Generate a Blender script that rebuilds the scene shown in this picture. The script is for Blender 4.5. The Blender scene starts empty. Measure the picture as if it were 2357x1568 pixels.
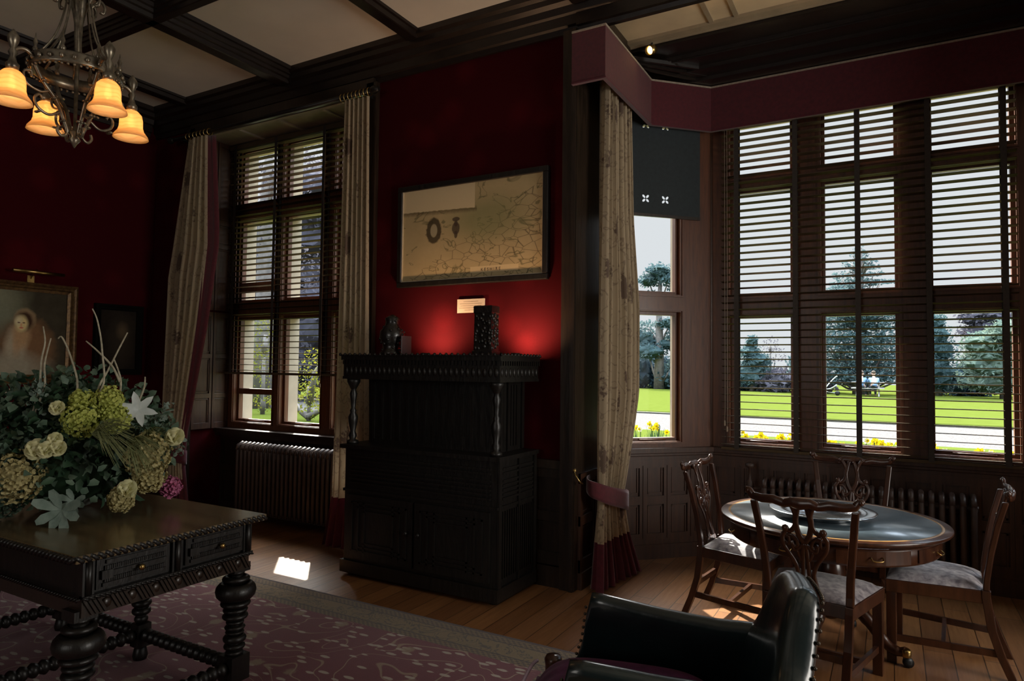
import bpy, math, random
from mathutils import Vector, Matrix
random.seed(7)
PI = math.pi
S = bpy.context.scene
COL = S.collection

# ------------------------------------------------------------------ camera, world, sun, exposure
cam_d = bpy.data.cameras.new('camera'); cam = bpy.data.objects.new('camera', cam_d); COL.objects.link(cam)
F_PX, YAW, PITCH, ROLL = 1542.26, -0.514949, 0.0394706, 0.0113447
fw = Vector((math.sin(YAW)*math.cos(PITCH), math.cos(YAW)*math.cos(PITCH), math.sin(PITCH)))
rt = Vector((math.cos(YAW), -math.sin(YAW), 0)); up = rt.cross(fw)
rt, up = math.cos(ROLL)*rt + math.sin(ROLL)*up, -math.sin(ROLL)*rt + math.cos(ROLL)*up
cam.matrix_world = Matrix(((rt.x, up.x, -fw.x, 0), (rt.y, up.y, -fw.y, 0), (rt.z, up.z, -fw.z, 1.6), (0, 0, 0, 1)))
cam_d.sensor_width = 36; cam_d.lens = 36*F_PX/2357; cam_d.clip_end = 300; cam_d.clip_start = 0.05
S.camera = cam

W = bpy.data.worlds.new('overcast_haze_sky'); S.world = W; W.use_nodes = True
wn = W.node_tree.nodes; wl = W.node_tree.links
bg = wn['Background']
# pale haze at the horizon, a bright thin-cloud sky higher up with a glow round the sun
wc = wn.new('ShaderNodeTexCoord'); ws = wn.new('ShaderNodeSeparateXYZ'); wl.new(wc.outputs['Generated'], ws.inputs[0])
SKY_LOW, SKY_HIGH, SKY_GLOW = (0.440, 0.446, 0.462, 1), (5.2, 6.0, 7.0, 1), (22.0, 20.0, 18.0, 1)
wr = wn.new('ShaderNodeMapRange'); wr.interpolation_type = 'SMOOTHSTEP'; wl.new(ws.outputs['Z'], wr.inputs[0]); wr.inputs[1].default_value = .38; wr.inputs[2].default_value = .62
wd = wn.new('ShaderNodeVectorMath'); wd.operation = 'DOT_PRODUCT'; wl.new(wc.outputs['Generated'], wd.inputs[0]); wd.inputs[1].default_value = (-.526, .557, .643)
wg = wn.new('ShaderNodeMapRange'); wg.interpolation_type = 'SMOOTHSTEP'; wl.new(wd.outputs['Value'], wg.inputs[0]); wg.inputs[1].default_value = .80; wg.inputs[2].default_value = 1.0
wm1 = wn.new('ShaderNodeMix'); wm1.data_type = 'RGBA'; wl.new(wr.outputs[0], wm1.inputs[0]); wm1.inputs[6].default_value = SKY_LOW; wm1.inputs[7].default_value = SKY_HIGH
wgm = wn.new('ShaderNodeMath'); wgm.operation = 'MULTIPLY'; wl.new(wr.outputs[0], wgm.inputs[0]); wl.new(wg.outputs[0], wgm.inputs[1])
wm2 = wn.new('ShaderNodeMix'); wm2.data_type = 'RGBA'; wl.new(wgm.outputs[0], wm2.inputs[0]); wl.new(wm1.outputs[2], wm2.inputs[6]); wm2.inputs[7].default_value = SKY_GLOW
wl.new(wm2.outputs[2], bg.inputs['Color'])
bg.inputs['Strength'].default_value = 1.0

sun_d = bpy.data.lights.new('sun', 'SUN'); sun = bpy.data.objects.new('sun', sun_d); COL.objects.link(sun)
SUN_EL = math.radians(40)
sdir = Vector((0.687*math.cos(SUN_EL), -0.727*math.cos(SUN_EL), -math.sin(SUN_EL)))
sun.rotation_euler = sdir.to_track_quat('-Z', 'Y').to_euler(); sun.location = (-10, 14, 12)
sun_d.energy = 11.0; sun_d.angle = math.radians(0.6); sun_d.color = (1.0, 0.93, 0.80)

def area_light(name, loc, direction, sx, sy, energy, color=(1, 1, 1)):
    d = bpy.data.lights.new(name, 'AREA'); d.shape = 'RECTANGLE'; d.size = sx; d.size_y = sy; d.energy = energy; d.color = color
    o = bpy.data.objects.new(name, d); COL.objects.link(o); o.location = loc
    o.rotation_euler = Vector(direction).to_track_quat('-Z', 'Y').to_euler(); return o
# added fill lights inside the blank rear and right walls; no windows built there
area_light('rear_fill_light', (-2.2, -3.85, 2.3), (0, 1, 0.05), 2.2, 2.4, 22, (1.0, 0.95, 0.88))
area_light('right_fill_light', (4.45, 2.9, 2.3), (-1, 0, 0.22), 2.2, 3.0, 125, (1.0, 0.95, 0.87))

S.view_settings.view_transform = 'Standard'; S.view_settings.look = 'None'
S.view_settings.exposure = 0.82; S.view_settings.gamma = 1.0; S.view_settings.use_curve_mapping = False
S.render.engine = 'CYCLES'
cy = S.cycles
cy.use_denoising = True
try: cy.denoiser = 'OPENIMAGEDENOISE'
except Exception: pass
cy.max_bounces = 7; cy.diffuse_bounces = 5; cy.glossy_bounces = 3; cy.transmission_bounces = 3; cy.transparent_max_bounces = 10
cy.caustics_reflective = False; cy.caustics_refractive = False; cy.sample_clamp_indirect = 4.0
cy.use_adaptive_sampling = True; cy.adaptive_threshold = 0.02

# ------------------------------------------------------------------ materials
def new_mat(name):
    m = bpy.data.materials.new(name); m.use_nodes = True
    nt = m.node_tree; b = nt.nodes['Principled BSDF']; return m, nt, b
def N(nt, t, **kw):
    n = nt.nodes.new(t)
    for k, v in kw.items(): setattr(n, k, v)
    return n
def setin(n, **kw):
    for k, v in kw.items():
        n.inputs[k.replace('_', ' ')].default_value = v
def rgba(c): return (c[0], c[1], c[2], 1)
def math_n(nt, op, a, b=None, c=None, clamp=False):
    n = N(nt, 'ShaderNodeMath', operation=op); n.use_clamp = clamp
    for i, v in enumerate((a, b, c)):
        if v is None: continue
        if isinstance(v, (int, float)): n.inputs[i].default_value = v
        else: nt.links.new(v, n.inputs[i])
    return n.outputs[0]
def mix_c(nt, fac, a, b):
    n = N(nt, 'ShaderNodeMix', data_type='RGBA')
    for sock, v in ((n.inputs[0], fac), (n.inputs[6], a), (n.inputs[7], b)):
        if isinstance(v, (int, float)): sock.default_value = v
        elif isinstance(v, tuple): sock.default_value = rgba(v)
        else: nt.links.new(v, sock)
    return n.outputs[2]
def coords(nt, kind='Object', scale=(1, 1, 1), loc=(0, 0, 0), rot=(0, 0, 0)):
    tc = N(nt, 'ShaderNodeTexCoord'); mp = N(nt, 'ShaderNodeMapping')
    mp.inputs['Scale'].default_value = scale; mp.inputs['Location'].default_value = loc; mp.inputs['Rotation'].default_value = rot
    nt.links.new(tc.outputs[kind], mp.inputs['Vector']); return mp.outputs[0]
def noise(nt, vec, scale, detail=4, rough=0.55, dist=0):
    n = N(nt, 'ShaderNodeTexNoise'); setin(n, Scale=scale, Detail=detail, Roughness=rough, Distortion=dist)
    nt.links.new(vec, n.inputs['Vector']); return n.outputs['Fac']
def step(nt, v, lo, hi):
    n = N(nt, 'ShaderNodeMapRange'); n.clamp = True
    nt.links.new(v, n.inputs[0]); n.inputs[1].default_value = lo; n.inputs[2].default_value = hi; return n.outputs[0]
def bump(nt, b, h, strength, dist=0.01):
    n = N(nt, 'ShaderNodeBump'); setin(n, Strength=strength, Distance=dist)
    nt.links.new(h, n.inputs['Height']); nt.links.new(n.outputs[0], b.inputs['Normal'])

def M(name, c1, c2=None, scale=8, rough=.5, metal=0, bmp=0, bdist=.004, stretch=(1, 1, 1), coat=0, sheen=0, spec=.5, trans=0, kind='Object'):
    m, nt, b = new_mat(name)
    c2 = c2 or tuple(x*.7 for x in c1)
    v = coords(nt, kind, stretch); f = noise(nt, v, scale)
    f2 = step(nt, f, .32, .68)
    nt.links.new(mix_c(nt, f2, c1, c2), b.inputs['Base Color'])
    setin(b, Roughness=rough, Metallic=metal)
    b.inputs['Specular IOR Level'].default_value = spec
    b.inputs['Coat Weight'].default_value = coat; b.inputs['Coat Roughness'].default_value = .15
    b.inputs['Sheen Weight'].default_value = sheen
    if bmp: bump(nt, b, f, bmp, bdist)
    if trans:
        t = N(nt, 'ShaderNodeBsdfTranslucent'); t.inputs[0].default_value = rgba(c1)
        mx = N(nt, 'ShaderNodeMixShader'); mx.inputs[0].default_value = trans
        nt.links.new(b.outputs[0], mx.inputs[1]); nt.links.new(t.outputs[0], mx.inputs[2])
        nt.links.new(mx.outputs[0], nt.nodes['Material Output'].inputs['Surface'])
    return m

OAK_DARK = M('dark_oak', (.032, .019, .012), (.014, .009, .006), 6, .34, bmp=.3, stretch=(6, 6, .8), coat=.15)
OAK_BLACK = M('black_oak', (.011, .009, .007), (.005, .0042, .0035), 9, .42, bmp=.5, bdist=.006, stretch=(4, 4, 1), coat=.06)
OAK_BEAM = M('beam_oak', (.018, .011, .008), (.010, .006, .0045), 7, .34, bmp=.2, stretch=(2, 2, 4))
OAK_PANEL = M('panel_oak', (.070, .028, .014), (.036, .014, .007), 5, .45, bmp=.25, stretch=(7, 7, .7), coat=.1)
WINDOW_WOOD = M('window_oak', (.135, .045, .017), (.075, .024, .010), 6, .45, bmp=.2, stretch=(8, 8, .8), coat=.12)
MAHOGANY = M('mahogany', (.070, .024, .011), (.030, .010, .005), 5, .28, bmp=.12, stretch=(5, 5, .9), coat=.35)
TABLE_OAK = M('table_top_oak', (.19, .135, .070), (.095, .068, .036), 3.2, .22, bmp=.15, stretch=(.5, 5, 5), coat=.25)
STONE = M('window_stone', (.40, .34, .26), (.31, .26, .20), 5, .85, bmp=.2)
PLASTER = M('ceiling_plaster', (.80, .74, .62), (.70, .65, .54), 1.6, .9, bmp=.05)
PLASTER_TAN = M('bay_ceiling_plaster', (.74, .58, .36), (.62, .48, .30), 3, .85, bmp=.05)
BRONZE = M('chandelier_bronze', (.34, .29, .21), (.12, .10, .075), 26, .34, metal=.7, bmp=.3, bdist=.002)
BRASS = M('brass', (.55, .38, .14), (.35, .23, .08), 20, .3, metal=1)
STEEL = M('pewter', (.62, .64, .66), (.5, .52, .54), 12, .16, metal=1)
CRIMSON = M('crimson_cloth', (.10, .007, .015), (.07, .005, .011), 40, .85, bmp=.25, sheen=.35)
CRIMSON_HEM = M('crimson_hem_cloth', (.13, .012, .026), (.08, .007, .016), 30, .85, bmp=.25, sheen=.3, trans=.15)
RAD = M('radiator_paint', (.085, .055, .045), (.055, .036, .030), 8, .42, bmp=.08)
LEATHER = M('green_leather', (.008, .019, .020), (.004, .011, .012), 7, .33, bmp=.6, bdist=.008, coat=.8)
PURPLE = M('plum_velvet', (.10, .010, .062), (.05, .005, .032), 20, .85, sheen=.08, spec=.1, bmp=.2)
SLAT = M('blind_slat_wood', (.10, .07, .04), (.075, .052, .03), 6, .7, stretch=(.5, 5, 5), spec=.15)
TAPE = M('blind_tape', (.050, .040, .034), None, 60, .8)
CORD = M('cord', (.42, .34, .26), None, 60, .8)
BLINDCLOTH = M('roman_blind_cloth', (.030, .040, .046), (.024, .032, .037), 30, .85)
TABLETOP_BLUE = M('leather_table_top', (.095, .135, .165), (.038, .058, .076), 7, .34, bmp=.3, bdist=.002, coat=.5, spec=.9)
GOLDRIM = M('gilt_band', (.42, .22, .06), (.25, .13, .04), 20, .3, coat=.4)
SEATFAB = M('damask_seat_cloth', (.46, .42, .44), (.10, .085, .11), 26, .75, bmp=.2, sheen=.3)
IRON = M('black_metal', (.02, .02, .02), None, 20, .4, metal=.5)
CARD = M('label_card', (.62, .54, .42), (.58, .50, .39), 10, .7)
GILT = M('old_gilt_frame', (.20, .115, .045), (.075, .040, .018), 30, .38, metal=.5, bmp=.5, bdist=.004)
BLACKWOOD = M('blackened_wood', (.008, .007, .006), (.016, .014, .012), 30, .32, bmp=.6, bdist=.006, coat=.5)

def wall_red():
    m, nt, b = new_mat('red_damask_wall')
    v = coords(nt); w = N(nt, 'ShaderNodeTexVoronoi'); w.inputs['Scale'].default_value = 3.1; nt.links.new(v, w.inputs['Vector'])
    n = noise(nt, v, 60, 3); f = step(nt, math_n(nt, 'ADD', w.outputs['Distance'], math_n(nt, 'MULTIPLY', n, .3)), .35, .6)
    nt.links.new(mix_c(nt, f, (.066, .0035, .006), (.046, .0025, .0045)), b.inputs['Base Color']); setin(b, Roughness=.95); b.inputs['Specular IOR Level'].default_value = .08; bump(nt, b, n, .2, .003)
    return m
WALLRED = wall_red()

def floor_mat():
    m, nt, b = new_mat('oak_floorboards')
    v = coords(nt, rot=(0, 0, PI/2)); br = N(nt, 'ShaderNodeTexBrick')
    br.offset = .37; br.inputs['Scale'].default_value = 1; br.inputs['Brick Width'].default_value = 2.3; br.inputs['Row Height'].default_value = .145
    br.inputs['Mortar Size'].default_value = .003; br.inputs['Mortar Smooth'].default_value = .2
    br.inputs['Color1'].default_value = rgba((.34, .155, .058)); br.inputs['Color2'].default_value = rgba((.215, .092, .036)); br.inputs['Mortar'].default_value = rgba((.03, .014, .007))
    nt.links.new(v, br.inputs['Vector'])
    g = noise(nt, coords(nt, scale=(14, 1.1, 1)), 3, 6, .6, .6)
    col = mix_c(nt, math_n(nt, 'MULTIPLY', step(nt, g, .35, .75), .5), br.outputs['Color'], (.13, .055, .022))
    nt.links.new(col, b.inputs['Base Color']); b.inputs['Coat Weight'].default_value = .2; b.inputs['Coat Roughness'].default_value = .25
    nt.links.new(math_n(nt, 'ADD', math_n(nt, 'MULTIPLY', g, .25), .24), b.inputs['Roughness'])
    bump(nt, b, br.outputs['Fac'], -.4, .003); return m
FLOOR = floor_mat()

def rug_mat(x0, x1, y0, y1):
    m, nt, b = new_mat('patterned_carpet')
    tc = N(nt, 'ShaderNodeTexCoord'); sp = N(nt, 'ShaderNodeSeparateXYZ'); nt.links.new(tc.outputs['Object'], sp.inputs[0])
    x, y = sp.outputs[0], sp.outputs[1]
    dx = math_n(nt, 'MINIMUM', math_n(nt, 'SUBTRACT', x, x0), math_n(nt, 'SUBTRACT', x1, x))
    dy = math_n(nt, 'MINIMUM', math_n(nt, 'SUBTRACT', y, y0), math_n(nt, 'SUBTRACT', y1, y))
    d = math_n(nt, 'MINIMUM', dx, dy)
    v = coords(nt)
    # vines: iso-lines of warped noise; sprigs: small leaves round voronoi cells
    nz = noise(nt, v, 2.3, 1.0, .3, .6)
    vine = math_n(nt, 'ABSOLUTE', math_n(nt, 'SUBTRACT', math_n(nt, 'FRACT', math_n(nt, 'MULTIPLY', nz, 8.0)), .5))
    vine = step(nt, vine, .045, .02)
    vo = N(nt, 'ShaderNodeTexVoronoi'); vo.inputs['Scale'].default_value = 11; vo.inputs['Randomness'].default_value = .8
    nt.links.new(coords(nt, scale=(.85, 2.3, 1), rot=(0, 0, .5)), vo.inputs['Vector'])
    leaf = step(nt, math_n(nt, 'ADD', vo.outputs['Distance'], math_n(nt, 'MULTIPLY', noise(nt, v, 60, 1), .14)), .42, .35)
    sel = N(nt, 'ShaderNodeSeparateColor'); nt.links.new(vo.outputs['Color'], sel.inputs[0])
    leaf = math_n(nt, 'MULTIPLY', leaf, math_n(nt, 'GREATER_THAN', sel.outputs[0], .35))
    vf = N(nt, 'ShaderNodeTexVoronoi'); vf.inputs['Scale'].default_value = 3.3; vf.inputs['Randomness'].default_value = .35
    nt.links.new(v, vf.inputs['Vector'])
    fl = step(nt, math_n(nt, 'ADD', vf.outputs['Distance'], math_n(nt, 'MULTIPLY', noise(nt, v, 45, 2), .12)), .22, .16)
    field = mix_c(nt, math_n(nt, 'MULTIPLY', vine, .75), (.175, .014, .034), (.42, .30, .20))
    field = mix_c(nt, math_n(nt, 'MULTIPLY', leaf, .9), field, (.55, .46, .38))
    field = mix_c(nt, math_n(nt, 'MULTIPLY', fl, .75), field, (.36, .27, .17))
    # border
    bz = noise(nt, v, 9, 2, .5, 1.2)
    scr = step(nt, math_n(nt, 'ABSOLUTE', math_n(nt, 'SUBTRACT', math_n(nt, 'FRACT', math_n(nt, 'MULTIPLY', bz, 6)), .5)), .16, .09)
    bord = mix_c(nt, math_n(nt, 'MULTIPLY', scr, .8), (.21, .14, .050), (.045, .032, .022))
    def band(lo, hi):
        return math_n(nt, 'MULTIPLY', math_n(nt, 'GREATER_THAN', d, lo), math_n(nt, 'LESS_THAN', d, hi))
    chk = N(nt, 'ShaderNodeTexChecker'); chk.inputs['Scale'].default_value = 55; nt.links.new(v, chk.inputs['Vector'])
    guard = mix_c(nt, math_n(nt, 'MULTIPLY', chk.outputs['Fac'], 1.0), (.20, .13, .05), (.08, .045, .025))
    col = mix_c(nt, math_n(nt, 'LESS_THAN', d, .30), field, bord)
    col = mix_c(nt, band(.245, .30), col, guard); col = mix_c(nt, band(.03, .085), col, guard)
    col = mix_c(nt, band(-.1, .022), col, (.05, .02, .02)); col = mix_c(nt, band(.085, .095), col, (.05, .03, .02)); col = mix_c(nt, band(.235, .245), col, (.05, .03, .02))
    pile = noise(nt, v, 260, 2)
    nt.links.new(mix_c(nt, math_n(nt, 'MULTIPLY', pile, .35), col, (.03, .012, .014)), b.inputs['Base Color'])
    setin(b, Roughness=.95); b.inputs['Sheen Weight'].default_value = .25; bump(nt, b, pile, .5, .004); return m

def curtain_mat(name, base=(.46, .36, .235)):
    m, nt, b = new_mat(name)
    tc = N(nt, 'ShaderNodeTexCoord'); mp = N(nt, 'ShaderNodeMapping'); nt.links.new(tc.outputs['UV'], mp.inputs[0])
    mp.inputs['Scale'].default_value = (4.2, 2.3, 1)
    vo = N(nt, 'ShaderNodeTexVoronoi'); vo.inputs['Scale'].default_value = 1; vo.inputs['Randomness'].default_value = .45; nt.links.new(mp.outputs[0], vo.inputs['Vector'])
    n = noise(nt, tc.outputs['UV'], 26, 4)
    d = math_n(nt, 'ADD', vo.outputs['Distance'], math_n(nt, 'MULTIPLY', math_n(nt, 'SUBTRACT', n, .5), .55))
    f = step(nt, d, .25, .19)
    vine = step(nt, math_n(nt, 'ABSOLUTE', math_n(nt, 'SUBTRACT', noise(nt, tc.outputs['UV'], 7, 2), .5)), .018, .006)
    f = math_n(nt, 'MAXIMUM', f, math_n(nt, 'MULTIPLY', vine, .5))
    c = mix_c(nt, math_n(nt, 'MULTIPLY', f, .85), base, (.11, .065, .05))
    nt.links.new(c, b.inputs['Base Color']); setin(b, Roughness=.85); b.inputs['Sheen Weight'].default_value = .15
    t = N(nt, 'ShaderNodeBsdfTranslucent'); nt.links.new(c, t.inputs[0]); mx = N(nt, 'ShaderNodeMixShader'); mx.inputs[0].default_value = .22
    nt.links.new(b.outputs[0], mx.inputs[1]); nt.links.new(t.outputs[0], mx.inputs[2]); nt.links.new(mx.outputs[0], nt.nodes['Material Output'].inputs['Surface'])
    return m
CURTAIN = curtain_mat('floral_curtain_linen')

def glass_mat():
    m, nt, b = new_mat('window_glass'); nt.nodes.remove(b)
    t = N(nt, 'ShaderNodeBsdfTransparent'); t.inputs[0].default_value = (.96, .98, .98, 1); g = N(nt, 'ShaderNodeBsdfGlossy'); g.inputs['Roughness'].default_value = 0.0
    lw = N(nt, 'ShaderNodeLayerWeight'); lw.inputs[0].default_value = .15
    mx = N(nt, 'ShaderNodeMixShader'); nt.links.new(math_n(nt, 'MULTIPLY', lw.outputs['Fresnel'], .18), mx.inputs[0])
    nt.links.new(t.outputs[0], mx.inputs[1]); nt.links.new(g.outputs[0], mx.inputs[2]); nt.links.new(mx.outputs[0], nt.nodes['Material Output'].inputs['Surface'])
    return m
GLASS = glass_mat()

def emis(name, c, s):
    m, nt, b = new_mat(name); b.inputs['Base Color'].default_value = rgba(c); b.inputs['Emission Color'].default_value = rgba(c); b.inputs['Emission Strength'].default_value = s; return m
BULB = emis('lit_bulb', (1.0, .78, .48), 8)
SPOTLENS = emis('lit_spot_lens', (1.0, .62, .25), 6)

def shade_mat():
    m, nt, b = new_mat('amber_frosted_glass')
    v = coords(nt, 'Object'); w = N(nt, 'ShaderNodeTexWave'); w.wave_type = 'RINGS'; setin(w, Scale=14, Distortion=6, Detail=1); nt.links.new(v, w.inputs['Vector'])
    c = mix_c(nt, math_n(nt, 'MULTIPLY', step(nt, w.outputs['Fac'], .55, .8), .35), (.90, .66, .40), (.70, .42, .17))
    nt.links.new(c, b.inputs['Base Color']); setin(b, Roughness=.35)
    t = N(nt, 'ShaderNodeBsdfTranslucent'); nt.links.new(c, t.inputs[0]); mx = N(nt, 'ShaderNodeMixShader'); mx.inputs[0].default_value = .6
    nt.links.new(b.outputs[0], mx.inputs[1]); nt.links.new(t.outputs[0], mx.inputs[2])
    tp = N(nt, 'ShaderNodeBsdfTransparent'); tp.inputs[0].default_value = (1, .8, .5, 1); mx2 = N(nt, 'ShaderNodeMixShader'); mx2.inputs[0].default_value = .16
    nt.links.new(mx.outputs[0], mx2.inputs[1]); nt.links.new(tp.outputs[0], mx2.inputs[2]); nt.links.new(mx2.outputs[0], nt.nodes['Material Output'].inputs['Surface'])
    return m
SHADE = shade_mat()

def ell(nt, vec, cx, cy, rx, ry, soft=.25, wob=.0, nz=None):
    """soft ellipse mask in the xz plane of an object"""
    sp = N(nt, 'ShaderNodeSeparateXYZ'); nt.links.new(vec, sp.inputs[0])
    a = math_n(nt, 'MULTIPLY', math_n(nt, 'SUBTRACT', sp.outputs[0], cx), 1/rx); c = math_n(nt, 'MULTIPLY', math_n(nt, 'SUBTRACT', sp.outputs[2], cy), 1/ry)
    d = math_n(nt, 'SQRT', math_n(nt, 'ADD', math_n(nt, 'MULTIPLY', a, a), math_n(nt, 'MULTIPLY', c, c)))
    if nz is not None: d = math_n(nt, 'ADD', d, math_n(nt, 'MULTIPLY', math_n(nt, 'SUBTRACT', nz, .5), wob))
    return step(nt, d, 1+soft, 1-soft)
def painting_mat(name, bgc, shapes):
    m, nt, b = new_mat(name); v = coords(nt); n = noise(nt, v, 9, 4); n2 = noise(nt, v, 40, 3)
    c = mix_c(nt, n, bgc, tuple(x*.35 for x in bgc))
    for (cx, cy, rx, ry, colr, soft) in shapes: c = mix_c(nt, ell(nt, v, cx, cy, rx, ry, soft, .5, n), c, colr)
    c = mix_c(nt, math_n(nt, 'MULTIPLY', n2, .35), c, (.05, .03, .02))
    nt.links.new(c, b.inputs['Base Color']); setin(b, Roughness=.8); b.inputs['Specular IOR Level'].default_value = .1; return m

LAWN = M('mown_lawn', (.043, .055, .0095), (.050, .064, .012), 3, .9, bmp=.3, bdist=.03, spec=0)
GRAVEL = M('pale_gravel', (.105, .096, .090), (.068, .062, .060), 16, .95, bmp=.8, bdist=.05, spec=0)
EARTH = M('dark_edging_earth', (.06, .055, .04), None, 10, .95)
BARK = M('tree_bark', (.14, .12, .11), (.08, .07, .065), 8, .9, bmp=.5)
def leafm(name, c1, c2, tr=.35): return M(name, c1, c2, 2.5, .9, trans=tr, spec=.05)
F_PINE = leafm('pine_needles', (.066, .105, .108), (.036, .064, .072)); F_DARK = leafm('dark_evergreen_leaves', (.042, .068, .086), (.026, .046, .062))  # pine, evergreen and cedar colours carry a painted blue distance haze
F_CEDAR = leafm('cedar_needles', (.080, .120, .125), (.046, .078, .088)); F_PALE = leafm('pale_holm_oak_leaves', (.125, .165, .130), (.075, .110, .095))
F_PURPLE = leafm('bare_purple_twigs', (.085, .080, .100), (.05, .048, .062)); F_YEL = leafm('yellow_shrub_leaves', (.16, .15, .015), (.07, .10, .015))
DAFF_Y = M('daffodil_yellow', (.45, .32, .005), (.50, .38, .01), 10, .8, trans=.3, spec=.1); DAFF_W = M('daffodil_white', (.42, .41, .30), None, 10, .8, trans=.3, spec=.1)
DAFF_L = M('daffodil_leaf_green', (.035, .065, .020), (.05, .085, .03), 10, .8, trans=.3, spec=.1)

# ------------------------------------------------------------------ mesh builder
class MB:
    def __init__(s): s.v = []; s.f = []; s.sm = []; s.uv = {}; s.T = Matrix.Identity(4)
    def p(s, co): s.v.append(tuple(s.T @ Vector(co))); return len(s.v)-1
    def face(s, idx, sm=False): s.f.append(tuple(idx)); s.sm.append(sm)
    def box(s, x0, y0, z0, x1, y1, z1):
        i = [s.p(c) for c in ((x0, y0, z0), (x1, y0, z0), (x1, y1, z0), (x0, y1, z0), (x0, y0, z1), (x1, y0, z1), (x1, y1, z1), (x0, y1, z1))]
        for q in ((3, 2, 1, 0), (4, 5, 6, 7), (0, 1, 5, 4), (1, 2, 6, 5), (2, 3, 7, 6), (3, 0, 4, 7)): s.face([i[k] for k in q])
        return s
    def bar(s, a, b, w, h=None, upv=(0, 0, 1)):
        """square bar from a to b"""
        a, b = Vector(a), Vector(b); h = h or w; d = (b-a).normalized(); u = Vector(upv)
        if abs(d.dot(u)) > .98: u = Vector((1, 0, 0))
        r = d.cross(u).normalized(); u = r.cross(d).normalized()
        i = []
        for q in (a, b):
            for sx, sz in ((-1, -1), (1, -1), (1, 1), (-1, 1)): i.append(s.p(q + r*(sx*w/2) + u*(sz*h/2)))
        for q in ((0, 1, 2, 3), (7, 6, 5, 4), (0, 4, 5, 1), (1, 5, 6, 2), (2, 6, 7, 3), (3, 7, 4, 0)): s.face([i[k] for k in q])
        return s
    def rings(s, rings, closed_path=False, caps=True, sm=True, closed_ring=True):
        idx = [[s.p(c) for c in r] for r in rings]; n = len(idx[0]); m = len(idx)
        for j in range(m if closed_path else m-1):
            a, b = idx[j], idx[(j+1) % m]
            for k in range(n if closed_ring else n-1):
                s.face((a[k], a[(k+1) % n], b[(k+1) % n], b[k]), sm)
        if caps and not closed_path and closed_ring: s.face(idx[0][::-1]); s.face(idx[-1])
        return s
    def tube(s, pts, r, n=8, closed=False, flat=1.0, upv=None, caps=True):
        pts = [Vector(q) for q in pts]; m = len(pts); rs = r if isinstance(r, (list, tuple)) else [r]*m
        rings = []; prev = None
        for j, q in enumerate(pts):
            if closed: d = pts[(j+1) % m]-pts[j-1]
            else: d = pts[min(j+1, m-1)]-pts[max(j-1, 0)]
            d = d.normalized() if d.length > 1e-9 else Vector((0, 0, 1))
            if upv is not None:
                u = Vector(upv); a = u - d*u.dot(d); a = a.normalized() if a.length > 1e-4 else d.orthogonal().normalized()
            elif prev is None: a = d.orthogonal().normalized()
            else:
                a = prev - d*prev.dot(d); a = a.normalized() if a.length > 1e-6 else d.orthogonal().normalized()
            prev = a; bb = d.cross(a)
            rings.append([q + (a*(math.cos(2*PI*k/n)*flat) + bb*math.sin(2*PI*k/n))*rs[j] for k in range(n)])
        return s.rings(rings, closed, caps)
    def lathe(s, prof, c=(0, 0, 0), n=20, axis='z', caps=True):
        R = []
        for r, z in prof:
            ring = []
            for k in range(n):
                x, y = r*math.cos(2*PI*k/n), r*math.sin(2*PI*k/n)
                q = {'z': (x, y, z), 'x': (z, x, y), 'y': (y, z, x)}[axis]
                ring.append((c[0]+q[0], c[1]+q[1], c[2]+q[2]))
            R.append(ring)
        return s.rings(R, False, caps)
    def prism(s, poly, a, b, axis='y', sm=False):
        """poly: 2D points; extruded along axis from a to b (y: (x,z), x: (y,z), z: (x,y))"""
        def q(u, w, t): return {'y': (u, t, w), 'x': (t, u, w), 'z': (u, w, t)}[axis]
        return s.rings([[q(u, w, t) for u, w in poly] for t in (a, b)], False, True, sm)
    def ball(s, c, r, n=10, sc=(1, 1, 1)):
        R = []
        for j in range(n//2+1):
            th = PI*j/(n//2); rr = max(math.sin(th), .02)
            R.append([(c[0]+sc[0]*r*rr*math.cos(2*PI*k/n), c[1]+sc[1]*r*rr*math.sin(2*PI*k/n), c[2]+sc[2]*r*math.cos(th)) for k in range(n)])
        return s.rings(R[::-1])
    def grid(s, fn, nu, nv, sm=True, uv=None):
        idx = [[s.p(fn(u/nu, v/nv)) for u in range(nu+1)] for v in range(nv+1)]
        if uv:
            for v in range(nv+1):
                for u in range(nu+1): s.uv[idx[v][u]] = uv(u/nu, v/nv)
        for v in range(nv):
            for u in range(nu): s.face((idx[v][u], idx[v][u+1], idx[v+1][u+1], idx[v+1][u]), sm)
        return s
    def build(s, name, mat, parent=None, bevel=0, solid=0, sub=0):
        me = bpy.data.meshes.new(name); me.from_pydata(s.v, [], s.f); me.polygons.foreach_set('use_smooth', s.sm)
        if s.uv:
            L = me.uv_layers.new(name='cloth')
            for lp in me.loops: L.data[lp.index].uv = s.uv.get(lp.vertex_index, (0, 0))
        me.materials.append(mat); me.update()
        o = bpy.data.objects.new(name, me); COL.objects.link(o)
        if parent is not None: o.parent = parent
        if solid:
            md = o.modifiers.new('solid', 'SOLIDIFY'); md.thickness = solid; md.offset = 0
        if bevel:
            md = o.modifiers.new('bevel', 'BEVEL'); md.width = bevel; md.segments = 2; md.limit_method = 'ANGLE'; md.angle_limit = math.radians(50)
        if sub:
            md = o.modifiers.new('sub', 'SUBSURF'); md.levels = sub; md.render_levels = sub
        return o

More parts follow.
